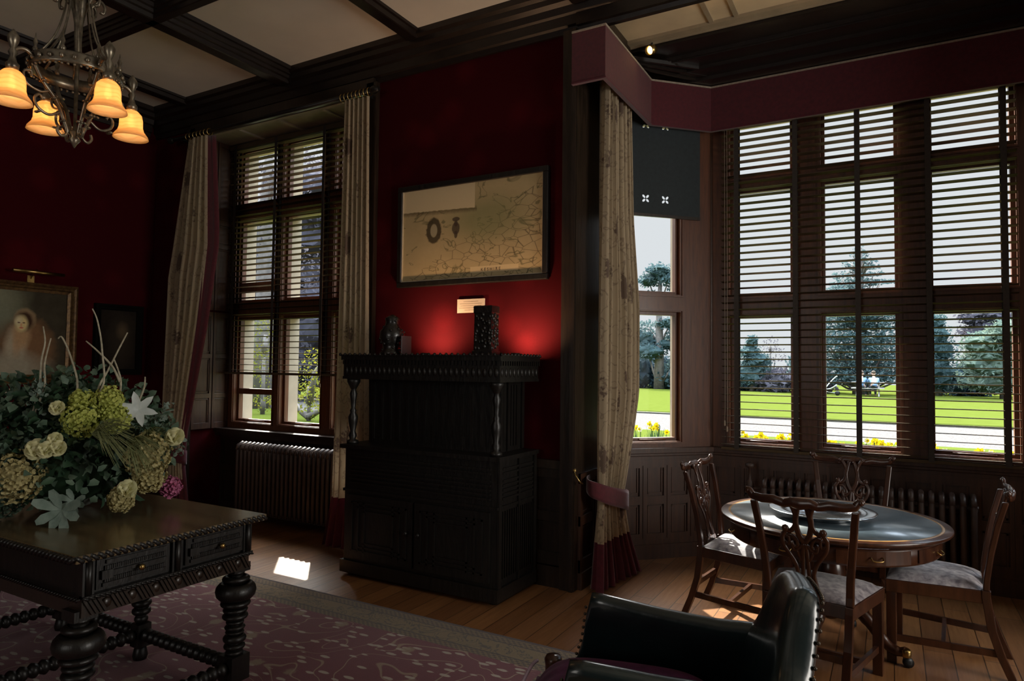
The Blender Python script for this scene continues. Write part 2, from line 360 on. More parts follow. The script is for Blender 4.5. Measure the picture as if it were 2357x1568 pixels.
def bez(P, n=10):
    """Catmull-Rom through points"""
    P = [Vector(p) for p in P]; out = []
    for i in range(len(P)-1):
        p0, p1, p2, p3 = P[max(i-1, 0)], P[i], P[i+1], P[min(i+2, len(P)-1)]
        for k in range(n):
            t = k/n; out.append(.5*((2*p1)+(p2-p0)*t+(2*p0-5*p1+4*p2-p3)*t*t+(3*p1-p0-3*p2+p3)*t**3))
    out.append(P[-1]); return out
def lerp(a, b, t): return a+(b-a)*t
def interp(tab, x):
    for (x0, y0), (x1, y1) in zip(tab, tab[1:]):
        if x <= x1: return lerp(y0, y1, max(0, min(1, (x-x0)/(x1-x0))))
    return tab[-1][1]

def thing(name, label, cat, loc=(0, 0, 0), rz=0, group=None):
    o = bpy.data.objects.new(name, None); o.empty_display_size = .1; COL.objects.link(o)
    o.location = loc; o.rotation_euler = (0, 0, rz); o['label'] = label; o['category'] = cat
    if group: o['group'] = group
    return o
def tag(o, label, cat, group=None, kind=None):
    o['label'] = label; o['category'] = cat
    if group: o['group'] = group
    if kind: o['kind'] = kind
    return o
def struct(o, label=None):
    o['kind'] = 'structure'
    if label: o['label'] = label
    return o
def dup(root, loc, rz, label=None, group=None):
    r = root.copy(); COL.objects.link(r); r.location = loc; r.rotation_euler = (0, 0, rz)
    if label: r['label'] = label
    if group: r['group'] = group
    for ch in list(root.children):
        c = ch.copy(); COL.objects.link(c); c.parent = r
        for g in list(ch.children):
            d = g.copy(); COL.objects.link(d); d.parent = c
    return r

# ================================================================== ROOM SHELL
CEIL = 4.4
b = MB(); b.box(-7.4, -4.2, -.12, 4.8, 5.3, 0); b.box(-2.6, 5.3, -.12, 2.3, 6.3, 0); struct(b.build('floor', FLOOR))
b = MB(); b.box(-7.4, -4.2, CEIL, 4.8, 5.3, CEIL+.15); struct(b.build('ceiling', PLASTER))
b = MB(); b.box(-2.0, 4.56, 4.2, 1.7, 6.3, 4.38); struct(b.build('ceiling_bay', PLASTER_TAN))
b = MB(); b.box(-7.4, -4.2, 0, -7.15, 4.5, CEIL); struct(b.build('wall_left', WALLRED))
b = MB(); b.box(-7.4, -4.4, 0, 4.8, -4.0, CEIL); struct(b.build('wall_front', WALLRED))
b = MB(); b.box(4.6, -4.2, 0, 4.9, 4.5, CEIL); struct(b.build('wall_right', WALLRED))
b = MB()
b.box(-7.4, 4.5, 0, -6.45, 5.25, CEIL)                       # left pier beside the tall window
b.box(-4.0, 4.5, 0, -2.0, 5.25, CEIL)                        # red pier that carries the map
b.box(-6.45, 4.5, 4.08, -4.0, 5.25, CEIL)                    # head over the tall window
b.box(1.63, 4.5, 0, 4.8, 5.25, CEIL)
struct(b.build('wall_back', WALLRED))

def panels(mb, x0, x1, z0, z1, nx, rows, y=0, st=.07, dep=.018, inset=True):
    """oak panelling in the local xz plane, facing -y"""
    mb.box(x0, y, z0, x1, y+.02, z1)
    zs = [z0]+[lerp(z0, z1, r) for r in rows]+[z1]
    for k, zz in enumerate(zs):
        a = zz if k == 0 else zz-st/2; c = zz if k == len(zs)-1 else zz+st/2
        if k == 0: c = z0+st*1.3
        if k == len(zs)-1: a = z1-st
        mb.box(x0, y-dep, a, x1, y, c)
    for k in range(nx+1):
        xx = lerp(x0, x1, k/nx); a = xx-st/2; c = xx+st/2
        if k == 0: a, c = x0, x0+st*.6
        if k == nx: a, c = x1-st*.6, x1
        for z_a, z_b in zip(zs, zs[1:]): mb.box(a, y-dep*.98, z_a, c, y, z_b)
        if 0 < k < nx: mb.box(xx-.006, y-dep*1.35, z0+.05, xx+.006, y-dep*.9, z1-.05)
    for k in range(nx):
        a, c = lerp(x0, x1, k/nx)+st*.62, lerp(x0, x1, (k+1)/nx)-st*.62
        for z_a, z_b in zip(zs, zs[1:]):
            za, zb = z_a+st*.75, z_b-st*.65
            if c-a > .05 and zb-za > .05:
                for q in ((a, za, c, za+.012), (a, zb-.012, c, zb), (a, za, a+.012, zb), (c-.012, za, c, zb)): mb.box(q[0], y-.009, q[1], q[2], y, q[3])

# dado panelling and its moulded rail on the map pier and left pier
b = MB(); panels(b, -4.0, -2.0, .16, .86, 5, [.5], 4.48); b.box(-4.0, 4.445, .86, -2.0, 4.5, .92); b.box(-4.02, 4.455, 0, -1.99, 4.5, .15)
panels(b, -7.15, -6.45, .16, .86, 2, [.5], 4.48); b.box(-7.15, 4.445, .86, -6.45, 4.5, .92); b.box(-7.15, 4.455, 0, -6.45, 4.5, .15)
struct(b.build('trim_1', OAK_DARK))
# upright oak strip on the corner of the map pier, beside the bay curtain
b = MB(); b.box(-2.10, 4.435, 0, -1.985, 4.5, 4.1); b.box(-2.02, 4.42, 0, -1.99, 4.52, 4.1); b.box(-2.0, 4.5, .83, -1.985, 5.37, 4.1); struct(b.build('trim_2', OAK_DARK))
b = MB(); b.box(-4.03, 4.45, 0, -3.92, 4.5, 4.1); b.box(-6.55, 4.45, 0, -6.42, 4.5, 4.1); b.box(-6.5, 4.45, 4.02, -3.95, 4.5, 4.14); struct(b.build('trim_3', OAK_DARK))

# cornice along the back and left walls; bulkhead across the bay mouth
CORN = [(0, -.30), (.02, -.30), (.03, -.26), (.05, -.25), (.055, -.18), (.075, -.17), (.085, -.12), (.12, -.10), (.125, -.06), (.155, -.045), (.16, 0), (0, 0)]
b = MB(); b.prism([(4.5-p, CEIL+z) for p, z in CORN], -7.15, 4.6, 'x')
b.prism([(-7.15+p, CEIL+z) for p, z in CORN], -4.0, 4.4, 'y')
b.box(-2.0, 4.44, 4.13, 1.63, 4.575, 4.395)
struct(b.build('trim_4', OAK_BEAM))

# coffer beams, each moulded
MAJ = [(.16, 0), (.15, -.03), (.128, -.034), (.122, -.062), (.10, -.068), (.094, -.092), (.072, -.098), (.064, -.128), (.05, -.132)]
MIN = [(.085, 0), (.08, -.02), (.062, -.025), (.055, -.06), (.045, -.065)]
def prof(P, c): return [(c+x, CEIL+z) for x, z in P]+[(c-x, CEIL+z) for x, z in reversed(P)]
for c, P in ((-5.03, MAJ), (-3.47, MIN), (-6.52, MIN), (-1.95, MAJ), (-.43, MIN), (1.1, MAJ), (2.6, MIN)):
    b = MB(); b.prism(prof(P, c), -4.0, 4.40, 'y'); o = struct(b.build('ceiling_beam', OAK_BEAM)); o['group'] = 'beams running to the window wall'
for c in (3.09, 1.75, .4, -1.0, -2.4):
    P = [(x*.55, z) for x, z in MAJ]
    b = MB(); b.prism([(y, z) for y, z in prof(P, c)], -7.15, 4.6, 'x'); o = struct(b.build('ceiling_beam', OAK_BEAM)); o['group'] = 'beams running across the room'

# bay ceiling mouldings and dark coving towards the windows
b = MB(); b.box(-1.8, 4.575, 4.185, 1.5, 4.66, 4.205); b.box(-1.8, 4.99, 4.175, 1.5, 5.06, 4.205); b.box(-1.8, 5.06, 4.165, 1.5, 5.075, 4.205)
for x in (-1.16, -.98, .55, .73): b.box(x, 4.66, 4.188, x+.035, 4.99, 4.205)
struct(b.build('trim_5', M('tan_moulding', (.40, .31, .20), (.32, .25, .16), 8, .5)))
b = MB(); b.box(-2.0, 5.08, 4.14, 1.63, 6.0, 4.20); b.box(-2.0, 5.3, 4.11, 1.63, 6.0, 4.14); b.box(-2.0, 5.32, 4.10, 1.63, 5.34, 4.11); b.box(-2.0, 5.5, 4.08, 1.63, 6.0, 4.11); b.box(-2.0, 5.66, 4.05, 1.63, 6.0, 4.08)
b.box(-2.0, 4.575, 4.10, -1.80, 5.1, 4.20); b.box(1.45, 4.575, 4.10, 1.63, 5.1, 4.20)
for k in range(3):
    o_ = .06*k; b.bar((-1.80, 5.08+o_, 4.10-.01*k), (-1.28-o_, 5.60+o_, 4.10-.01*k), .025, .03)
struct(b.build('trim_6', OAK_BEAM))

# ------------------------------------------------------------------ window units (local frame: x along, -y into the room)
def window_unit(name, mtx, x0, x1, z0, z1, lights, rows, wood=WINDOW_WOOD, extra=(), stone=.18, top_arch=0):
    w = bpy.data.objects.new(name, None); COL.objects.link(w); w.matrix_world = mtx; w['kind'] = 'structure'
    fr = MB()
    xs = [x0]+[q for l in lights for q in l]+[x1]; zs = [z0]+[q for r in rows for q in r]+[z1]
    def lattice(m, ya, yb, g=0.0):
        for k in range(0, len(xs), 2): m.box(xs[k]-(g if k else 0), ya, z0, xs[k+1]+(g if k+2 < len(xs) else 0), yb, z1)
        for l in lights:
            for k in range(0, len(zs), 2): m.box(l[0], ya, zs[k], l[1], yb, zs[k+1])
    lattice(fr, -.03, .05)
    # raised bead round every opening, on the room side
    for l in lights:
        for r in rows:
            for q in ((l[0]-.022, r[0]-.022, l[1]+.022, r[0]-.008), (l[0]-.022, r[1]+.008, l[1]+.022, r[1]+.022), (l[0]-.022, r[0]-.008, l[0]-.008, r[1]+.008), (l[1]+.008, r[0]-.008, l[1]+.022, r[1]+.008)):
                fr.box(q[0], -.042, q[1], q[2], -.03, q[3])
    o = fr.build('window_frame', wood, w)
    st = MB(); lattice(st, .095, .095+stone); st.build('stone_surround', STONE, w)
    for l in lights:
        for r in rows:
            c = MB(); t = .028; a0, a1, c0, c1 = l[0], l[1], r[0], r[1]
            for q in ((a0, c0, a1, c0+t), (a0, c1-t, a1, c1), (a0, c0+t, a0+t, c1-t), (a1-t, c0+t, a1, c1-t)): c.box(q[0], .02, q[1], q[2], .07, q[3])
            for (el, ez0, ez1) in extra:
                if el == lights.index(l) and c0 < ez0 < c1: c.box(a0, .015, ez0, a1, .075, ez1)
            if rows.index(r) == 0: c.tube([(lerp(a0, a1, .25), .008, c0+.014), (lerp(a0, a1, .75), .008, c0+.014)], .006, 6)
            cs = c.build('casement', wood, w)
            g = MB(); g.box(a0+t, .043, c0+t, a1-t, .047, c1-t); g.build('pane', GLASS, cs)
    return w

# left tall window in its deep recess (window_1)
L1 = [(-6.33, -5.72), (-5.61, -5.02), (-4.86, -4.27)]
window_unit('window_1', Matrix.Translation((0, 4.98, 0)), -6.45, -4.0, .88, 4.08, L1, [(.97, 2.12), (2.28, 3.20), (3.36, 3.99)], extra=((0, 1.27, 1.33), (0, 2.40, 2.50)), stone=.13)
b = MB(); b.box(-6.45, 4.93, 0, -4.0, 5.25, .88); struct(b.build('wall_back_apron', STONE))
b = MB(); panels(b, -6.45, -4.0, .02, .84, 6, [.55], 4.91); struct(b.build('trim_7', OAK_DARK))
b = MB(); b.box(-6.45, 4.80, .86, -4.0, 4.96, .90); b.box(-6.45, 4.82, .82, -4.0, 4.94, .86); struct(b.build('window_1_sill', OAK_DARK))
# recess soffit with plaster panels; folded shutters on the left reveal, plain reveal on the right
b = MB(); b.box(-6.45, 4.5, 4.04, -4.0, 4.95, 4.08)
for x in (-5.9, -5.3, -4.7): b.box(x, 4.55, 4.02, x+.04, 4.93, 4.04)
b.box(-6.45, 4.52, 4.02, -4.0, 4.56, 4.04); struct(b.build('trim_8', M('soffit_wood', (.30, .25, .19), (.24, .2, .15), 8, .6)))
Rl = Matrix(((0, -1, 0, -6.45), (1, 0, 0, 4.5), (0, 0, 1, 0), (0, 0, 0, 1)))   # local x -> world y, local -y -> world +x
sh = bpy.data.objects.new('window_1_shutters', None); COL.objects.link(sh); sh['kind'] = 'structure'
for (a, c) in ((0, .235), (.245, .46)):
    for (za, zb, rws) in ((.90, 2.16, [.28, .62]), (2.18, 4.04, [.38, .52])):
        b = MB(); b.T = Rl; panels(b, a, c, za, zb, 1, rws, -.02, .05, .016); b.build('shutter_leaf', OAK_PANEL, sh, bevel=.002)
b = MB(); b.T = Matrix(((0, 1, 0, -4.0), (1, 0, 0, 4.5), (0, 0, 1, 0), (0, 0, 0, 1))); panels(b, 0, .46, .9, 4.04, 2, [.3, .6], -.02, .05, .016); struct(b.build('trim_9', OAK_PANEL))

# canted bay light (window_2): local x runs from the front corner back towards the room
import mathutils
d2 = Vector((-.7071, -.7071, 0)); n2 = Vector((-.7071, .7071, 0))
Rc = Matrix(((d2.x, n2.x, 0, -1.37), (d2.y, n2.y, 0, 6.0), (0, 0, 1, 0), (0, 0, 0, 1)))
window_unit('window_2', Rc, 0, .90, .88, 4.05, [(.325, .82)], [(.98, 2.09), (2.24, 3.16), (3.26, 3.75)], stone=.06)
b = MB(); b.T = Rc; b.box(-.11, .05, 0, 1.0, .28, .88); b.box(-.11, .05, 4.05, 1.0, .28, 4.4); b.box(.9, -.03, .0, 1.05, .28, 4.3); struct(b.build('wall_bay_left', STONE))
# bay front (window_3)
LB = [(-1.215, -.70), (-.49, .06), (.26, .80)]
window_unit('window_3', Matrix.Translation((0, 6.0, 0)), -1.37, 1.0, .88, 4.05, LB, [(.98, 2.07), (2.23, 3.16), (3.26, 3.75)], stone=.08)
b = MB(); b.box(-1.37, 6.05, 0, 1.0, 6.28, .88); b.box(-1.37, 6.05, 4.05, 1.0, 6.28, 4.4); struct(b.build('wall_bay', STONE))
# right canted light (window_4), mostly beyond the frame
d3 = Vector((.7071, -.7071, 0)); n3 = Vector((.7071, .7071, 0))
Rr = Matrix(((d3.x, n3.x, 0, 1.0), (d3.y, n3.y, 0, 6.0), (0, 0, 1, 0), (0, 0, 0, 1)))
window_unit('window_4', Rr, 0, .90, .88, 4.05, [(.2, .72)], [(.98, 2.07), (2.23, 3.16), (3.26, 3.75)])
b = MB(); b.T = Rr; b.box(-.11, .05, 0, 1.0, .28, .88); b.box(-.11, .05, 4.05, 1.0, .28, 4.4); b.box(.9, -.03, .0, 1.05, .28, 4.3); struct(b.build('wall_bay_right', STONE))
# corner posts, sill rail and dado panelling round the bay
b = MB()
b.tube([(-1.385, 5.985, .9), (-1.385, 5.985, 4.1)], .035, 10); b.tube([(1.015, 5.985, .9), (1.015, 5.985, 4.1)], .035, 10)
for (za, zb, dd) in ((.885, .93, .075), (.86, .885, .05), (.82, .86, .03)):
    b.box(-1.37, 6.0-dd, za, 1.0, 6.02, zb)
    b.T = Rc; b.box(-.05, -dd, za, .95, .02, zb); b.T = Rr; b.box(-.05, -dd, za, .95, .02, zb); b.T = Matrix.Identity(4)
struct(b.build('window_3_sill', OAK_PANEL, bevel=.004))
b = MB(); panels(b, -1.37, 1.0, .12, .83, 10, [.52], 5.985); b.box(-1.37, 5.955, 0, 1.0, 6.0, .12)
b.T = Rc; panels(b, 0, .9, .12, .83, 4, [.52], -.015); b.box(0, -.045, 0, .9, 0, .12)
b.T = Rr; panels(b, 0, .9, .12, .83, 4, [.52], -.015); b.box(0, -.045, 0, .9, 0, .12)
b.T = Matrix(((0, -1, 0, -2.0), (1, 0, 0, 4.5), (0, 0, 1, 0), (0, 0, 0, 1))); panels(b, 0, .86, .12, .83, 3, [.52], -.02); b.box(0, -.05, 0, .86, 0, .12)
b.T = Matrix(((0, 1, 0, 1.63), (1, 0, 0, 4.5), (0, 0, 1, 0), (0, 0, 0, 1))); panels(b, 0, .86, .12, .83, 3, [.52], -.02); b.box(0, -.05, 0, .86, 0, .12)
struct(b.build('trim_10', OAK_PANEL))

# ================================================================== VALANCE, CURTAINS, BLINDS
def ribbon(mb, path, z0, z1, th=.02):
    """vertical board along an open xy path"""
    P = [Vector((x, y, 0)) for x, y in path]; ins = []; outs = []
    for i, q in enumerate(P):
        d1 = (P[i]-P[i-1]).normalized() if i else (P[1]-P[0]).normalized(); dn = (P[i+1]-P[i]).normalized() if i < len(P)-1 else d1
        t = (d1+dn).normalized(); n_ = Vector((-t.y, t.x, 0)); k = 1/max(.4, n_.dot(Vector((-d1.y, d1.x, 0))))
        ins.append(q-n_*th*k/2); outs.append(q+n_*th*k/2)
    R = [[(a.x, a.y, z0), (c.x, c.y, z0), (c.x, c.y, z1), (a.x, a.y, z1)] for a, c in zip(ins, outs)]
    return mb.rings(R, False, True, False)
VP = [(-2.0, 4.38), (-1.75, 4.38), (-1.75, 5.42), (-1.34, 5.82), (.96, 5.82), (1.38, 5.42), (1.38, 4.38), (1.63, 4.38)]
t = thing('window_pelmet', 'long crimson cloth pelmet running round the top of the bay window', 'pelmet', (-1.75, 5.4, 3.66))
b = MB(); b.T = Matrix.Translation((1.75, -5.4, -3.66)); ribbon(b, VP, 3.66, 4.03, .02); b.build('pelmet_board', CRIMSON, t)
b = MB(); b.T = Matrix.Translation((1.75, -5.4, -3.66)); ribbon(b, VP, 3.652, 3.664, .032); b.build('piping', CRIMSON_HEM, t)
b = MB(); b.T = Matrix.Translation((1.75, -5.4, -3.66)); ribbon(b, VP, 4.03, 4.045, .03); b.build('top_braid', CORD, t)

def curtain(mb, edge0, edge1, z0, z1, folds, amp, normal, nz=40, nu=None, width=1.2, seed=1, phase=0):
    """folded cloth: edge0(z), edge1(z) give the xy of both side edges"""
    rnd = random.Random(seed); ph = [rnd.uniform(-.6, .6) for _ in range(folds*2+2)]; am = [rnd.uniform(.6, 1.2) for _ in range(folds*2+2)]
    nu = nu or folds*8
    def fn(u, v):
        z = lerp(z0, z1, v); a = edge0(z); c = edge1(z); w = u*folds*2
        k = int(w); fr_ = w-k
        A = lerp(am[k], am[min(k+1, len(am)-1)], fr_)*(amp(z) if callable(amp) else amp)
        s_ = math.sin(u*folds*2*PI + phase + .35*math.sin(u*9+z*1.1+seed))
        off = A*s_*(.75+.25*abs(s_))
        uu = u + .012*math.cos(u*folds*4*PI)
        return (lerp(a[0], c[0], uu)+normal[0]*off, lerp(a[1], c[1], uu)+normal[1]*off, z)
    return mb.grid(fn, nu, nz, True, uv=lambda u, v: (u*width, lerp(z0, z1, v)))

# --- bay curtain on the left cheek
def be0(z): return (-1.84, interp([(0, 4.48), (.6, 4.56), (1, 4.56), (3.7, 4.60)], z))
def be1(z): return (interp([(0, -1.77), (.62, -1.84), (3.7, -1.84)], z), interp([(0, 5.20), (.35, 5.04), (.63, 5.03), (.85, 5.14), (1.4, 5.38), (2.1, 5.38), (2.8, 5.21), (3.8, 5.13)], z))
t = thing('bay_curtain', 'cream floral curtain with crimson hem tied back at left of the bay', 'curtain', (-1.73, 4.5, 0))
for nm, za, zb, mt in (('curtain_cloth', .34, 3.78, CURTAIN), ('curtain_hem', .012, .34, CRIMSON_HEM)):
    b = MB(); b.T = Matrix.Translation((1.73, -4.5, 0)); curtain(b, be0, be1, za, zb, 8, lambda z: interp([(0, .065), (.6, .032), (1.2, .05), (3.7, .05)], z), (1, 0), 44 if za > .1 else 10, 72, 1.9, 3)
    b.build(nm, mt, t)
b = MB(); pts = []
b.T = Matrix.Translation((1.73, -4.5, 0))
def tb(u, v):
    ang = lerp(-PI*.95, PI*.62, u)
    cx_, cy_ = -1.86, 4.78; x = cx_+.115*math.cos(ang*1.0); y = cy_+.30*math.sin(ang)
    zc = interp([(0, .78), (.35, .72), (.75, .58), (1, .60)], u); h = interp([(0, .03), (.3, .06), (.7, .075), (1, .05)], u)
    return (x, y, zc+(v-.5)*2*h)
b.grid(tb, 30, 5); b.build('tieback', CRIMSON, t, solid=.012)
b = MB(); b.T = Matrix.Translation((1.73, -4.5, 0)); b.tube(bez([(-1.99, 4.44, .86), (-1.96, 4.40, .84), (-1.93, 4.41, .79), (-1.93, 4.46, .77)], 5), .006, 6); b.ball((-1.985, 4.44, .86), .016, 8); b.build('tieback_hook', BRASS, t)

# --- pole and the two curtains of the tall window
t = thing('curtain_pole', 'dark wooden curtain pole with rings above the tall left window', 'curtain pole', (-5.3, 4.36, 3.98))
b = MB(); b.tube([(-1.35, 0, 0), (1.4, 0, 0)], .02, 12); b.build('pole', OAK_BLACK, t)
for x in (-1.39, 1.44): b = MB(); b.lathe([(.005, -.05), (.03, -.03), (.036, 0), (.025, .03), (.02, .05)], (x, 0, 0), 12, 'x'); b.build('finial', OAK_BLACK, t)
for x in (-1.2, 1.33): b = MB(); b.box(x-.015, 0, -.03, x+.015, .145, .0); b.box(x-.03, .12, -.08, x+.03, .14, .06); b.build('pole_bracket', IRON, t)
def rings_at(t, xs):
    for x in xs:
        b = MB(); b.tube([(x+.003*math.sin(a), .033*math.cos(a), .033*math.sin(a)-.008) for a in [2*PI*k/16 for k in range(16)]], .005, 6, closed=True); b.build('curtain_ring', BRASS, t)
rings_at(t, [-1.10+.058*k for k in range(7)]); rings_at(t, [1.07+.045*k for k in range(8)])
def le0(z): return (interp([(0, -6.66), (.6, -6.60), (.9, -6.72), (2.5, -6.71), (3.95, -6.40)], z), 4.38)
def le1(z): return (interp([(0, -6.28), (.6, -6.36), (.9, -6.34), (1.3, -6.27), (2.0, -6.14), (2.8, -6.03), (3.95, -6.08)], z), interp([(0, 4.36), (3.9, 4.36)], z))
t = thing('tall_window_curtain', 'cream floral curtain with crimson leading edge left of tall window', 'curtain', (-6.4, 4.38, 0))
LT = Matrix.Translation((6.4, -4.38, 0))
for nm, za, zb, mt in (('curtain_cloth', .41, 3.94, CURTAIN), ('curtain_hem', .02, .41, CRIMSON_HEM)):
    b = MB(); b.T = LT; curtain(b, le0, le1, za, zb, 6, .045, (0, 1), 44 if za > .1 else 8, 56, 1.7, 5); b.build(nm, mt, t)
def ll0(z): a = le1(z); return (a[0]-.01, 4.345)
def ll1(z): a = le1(z); return (a[0]+interp([(0, .05), (.6, .01), (1.2, .05), (2, .09), (3.0, .12), (3.95, .07)], z), 4.40)
b = MB(); b.T = LT; curtain(b, ll0, ll1, .02, 3.94, 1, .012, (0, 1), 40, 10, .2, 8); b.build('leading_edge', CRIMSON, t, solid=.006)
b = MB(); b.T = LT
b.grid(lambda u, v: (-6.48+.155*math.cos(lerp(-PI, PI*.1, u)), 4.38+.075*math.sin(lerp(-PI, PI*.1, u)), lerp(.69, .63, u)+(v-.5)*.14), 20, 4); b.build('tieback', CRIMSON, t, solid=.012)
def re0(z): return (interp([(0, -4.38), (.45, -4.27), (3.9, -4.22)], z), 4.38)
def re1(z): return (interp([(0, -3.80), (.45, -3.86), (3.9, -3.93)], z), 4.38)
t = thing('tall_window_curtain', 'cream floral curtain hanging straight between tall window and black cabinet', 'curtain', (-4.1, 4.38, 0))
LT = Matrix.Translation((4.1, -4.38, 0))
for nm, za, zb, mt in (('curtain_cloth', .45, 3.94, CURTAIN), ('curtain_hem', .02, .45, CRIMSON_HEM)):
    b = MB(); b.T = LT; curtain(b, re0, re1, za, zb, 6, .04, (0, 1), 36 if za > .1 else 8, 56, 1.7, 11); b.build(nm, mt, t)

# --- venetian blinds
def venetian(label, loc, x0, x1, z_bot, z_top, tapes, tilt, pitch=.0605, depth=.062, cords=()):
    t = thing('venetian_blind', label, 'blind', loc)
    X, Y, Z = loc; ox = lambda x: x-X
    b = MB(); n = int((z_top-.05-z_bot-.03)/pitch)
    for k in range(n+1):
        z = z_bot+.03+k*pitch-Z; c, s_ = math.cos(tilt)*depth/2, math.sin(tilt)*depth/2
        P = [(-c, -s_), (0, .0035), (c, s_), (c, s_+.0032), (0, .0067), (-c, -s_+.0032)]
        b.prism([(y, z+zz) for y, zz in P], ox(x0), ox(x1), 'x')
    b.build('slats', SLAT, t)
    b = MB(); b.box(ox(x0), -.032, z_bot-.012-Z, ox(x1), .032, z_bot+.012-Z); b.build('bottom_rail', SLAT, t, bevel=.003)
    b = MB(); b.box(ox(x0), -.035, z_top-.05-Z, ox(x1), .035, z_top-Z); b.build('head_rail', SLAT, t)
    for x in tapes:
        b = MB()
        for y in (-.036, .034): b.box(ox(x)-.019, y, z_bot-Z, ox(x)+.019, y+.0015, z_top-Z)
        b.build('ladder_tape', TAPE, t)
    for (x, zl) in cords:
        b = MB(); b.tube([(ox(x), -.05, z_top-.1-Z), (ox(x)+.004, -.05, zl+.1-Z), (ox(x), -.05, zl-Z)], .0022, 5); b.lathe([(.003, .0), (.007, -.01), (.008, -.045), (.003, -.05)], (ox(x), -.05, zl-Z), 8); b.build('pull_cord', CORD, t)
    return t
venetian('wide dark slatted blind across the front window of the bay', (-.22, 5.915, .92), -1.27, .80, .93, 3.88, (-1.14, -.675, -.22, .255, .72), math.radians(-5.5), cords=((-1.235, 1.17), (-1.215, 1.12)))
venetian('dark slatted blind half covering the tall left window', (-5.2, 4.905, 1.5), -6.40, -4.06, 1.50, 4.02, (-6.30, -5.66, -4.96, -4.2), math.radians(-4), cords=((-4.93, 1.42),))
# roman blind with cut-out flowers in the canted light
t = thing('roman_blind', 'dark cloth blind with cut out flowers, drawn half down in canted light', 'blind', (-1.62, 5.60, 2.9))
Rb = Matrix(((d2.x, n2.x, 0, -1.37), (d2.y, n2.y, 0, 5.92), (0, 0, 1, 0), (0, 0, 0, 1)))
LTb = Matrix.Translation((1.62, -5.60, -2.9)) @ Rb
def flower_holes(x0, x1, z0, z1, spots, nx, nz):
    """cloth with petal shaped openings: cells inside a petal are dropped"""
    def inside(x, z):
        for cx_, cz_ in spots:
            for a in (45, 135, 225, 315):
                px, pz = cx_+.024*math.cos(math.radians(a)), cz_+.024*math.sin(math.radians(a))
                dx_, dz_ = x-px, z-pz; ca, sa = math.cos(math.radians(a)), math.sin(math.radians(a))
                u_, v_ = dx_*ca+dz_*sa, -dx_*sa+dz_*ca
                if (u_/.017)**2+(v_/.010)**2 < 1: return True
        return False
    b = MB(); b.T = LTb; ids = {}
    def vid(i, j):
        if (i, j) not in ids: ids[i, j] = b.p((xs_[i], 0, zs_[j]))
        return ids[i, j]
    def axis(a, c, n, near):
        out = [a]; x = a
        while x < c-1e-6:
            st_ = .0035 if any(abs(x-q) < .052 for q in near) else n
            nx_ = x+st_
            for q in near:
                if x < q-.05 < nx_: nx_ = q-.05
            x = min(c, max(nx_, x+.002)); out.append(x)
        return out
    xs_ = axis(x0, x1, nx, [s_[0] for s_ in spots]); zs_ = axis(z0, z1, nz, [s_[1] for s_ in spots])
    for i in range(len(xs_)-1):
        for j in range(len(zs_)-1):
            if not inside((xs_[i]+xs_[i+1])/2, (zs_[j]+zs_[j+1])/2): b.face((vid(i, j), vid(i+1, j), vid(i+1, j+1), vid(i, j+1)))
    return b
b = flower_holes(.10, .90, 2.915, 3.9, [(.435, 3.05), (.435, 3.69), (.62, 3.05), (.62, 3.69), (.25, 3.74)], .1, .1)
b.build('blind_cloth', BLINDCLOTH, t, solid=.003)
b = MB(); b.T = LTb; b.box(.10, -.008, 2.895, .90, .008, 2.92); b.build('bottom_bar', OAK_DARK, t)

# ================================================================== RADIATORS
def radiator(label, loc, width, h, n, depth=.11):
    t = thing('column_radiator', label, 'radiator', loc)
    b = MB(); p = width/n
    for k in range(n):
        x = -width/2+p*(k+.5)
        for y in (-depth/2, 0, depth/2):
            b.tube([(x, y, .10), (x, y, .14), (x, y, h-.05), (x, y, h-.025)], [.012, p*.33, p*.33, .014], 8)
        b.tube([(x, -depth/2-.012, h-.07), (x, -depth/2, h-.025), (x, 0, h-.002), (x, depth/2, h-.025)], p*.30, 8)
        b.tube([(x, -depth/2, .12), (x, 0, .09), (x, depth/2, .12)], p*.30, 6)
    b.tube([(-width/2, 0, .15), (width/2, 0, .15)], .022, 8); b.tube([(-width/2, 0, h-.09), (width/2, 0, h-.09)], .022, 8)
    b.build('columns', RAD, t)
    for s_ in (-1, 1):
        x = s_*(width/2-p*.5)
        for y in (-depth/2, depth/2): b = MB(); b.box(x-.014, y-.014, 0, x+.014, y+.014, .12); b.build('foot', RAD, t)
    return t
radiator('long dark column radiator under the tall left window', (-5.13, 4.70, 0), 1.50, .79, 25)
t = radiator('long dark column radiator under the bay window', (-.20, 5.80, 0), 1.46, .72, 23)
b = MB(); b.tube([(-.82, 0, 0), (-.82, 0, .66)], .014, 8); b.lathe([(.014, .60), (.03, .62), (.026, .68), (.012, .70), (.012, .79), (.034, .80), (.036, .825), (.01, .84)], (-.82, 0, 0), 12)
b.tube([(-.82, 0, .63), (-.73, 0, .63)], .012, 8); b.build('valve', RAD, t)

# ================================================================== CARPET
RX0, RX1, RY0, RY1 = -6.3, -1.3, -1.2, 3.49
b = MB(); b.T = Matrix.Identity(4)
b.grid(lambda u, v: (lerp(RX0, RX1, u), lerp(RY0, RY1, v), .012), 8, 8, False); b.box(RX0, RY0, 0.001, RX1, RY1, .0115)
tag(b.build('patterned_carpet', rug_mat(RX0, RX1, RY0, RY1)), 'large burgundy patterned carpet with gold border on the floorboards', 'rug')

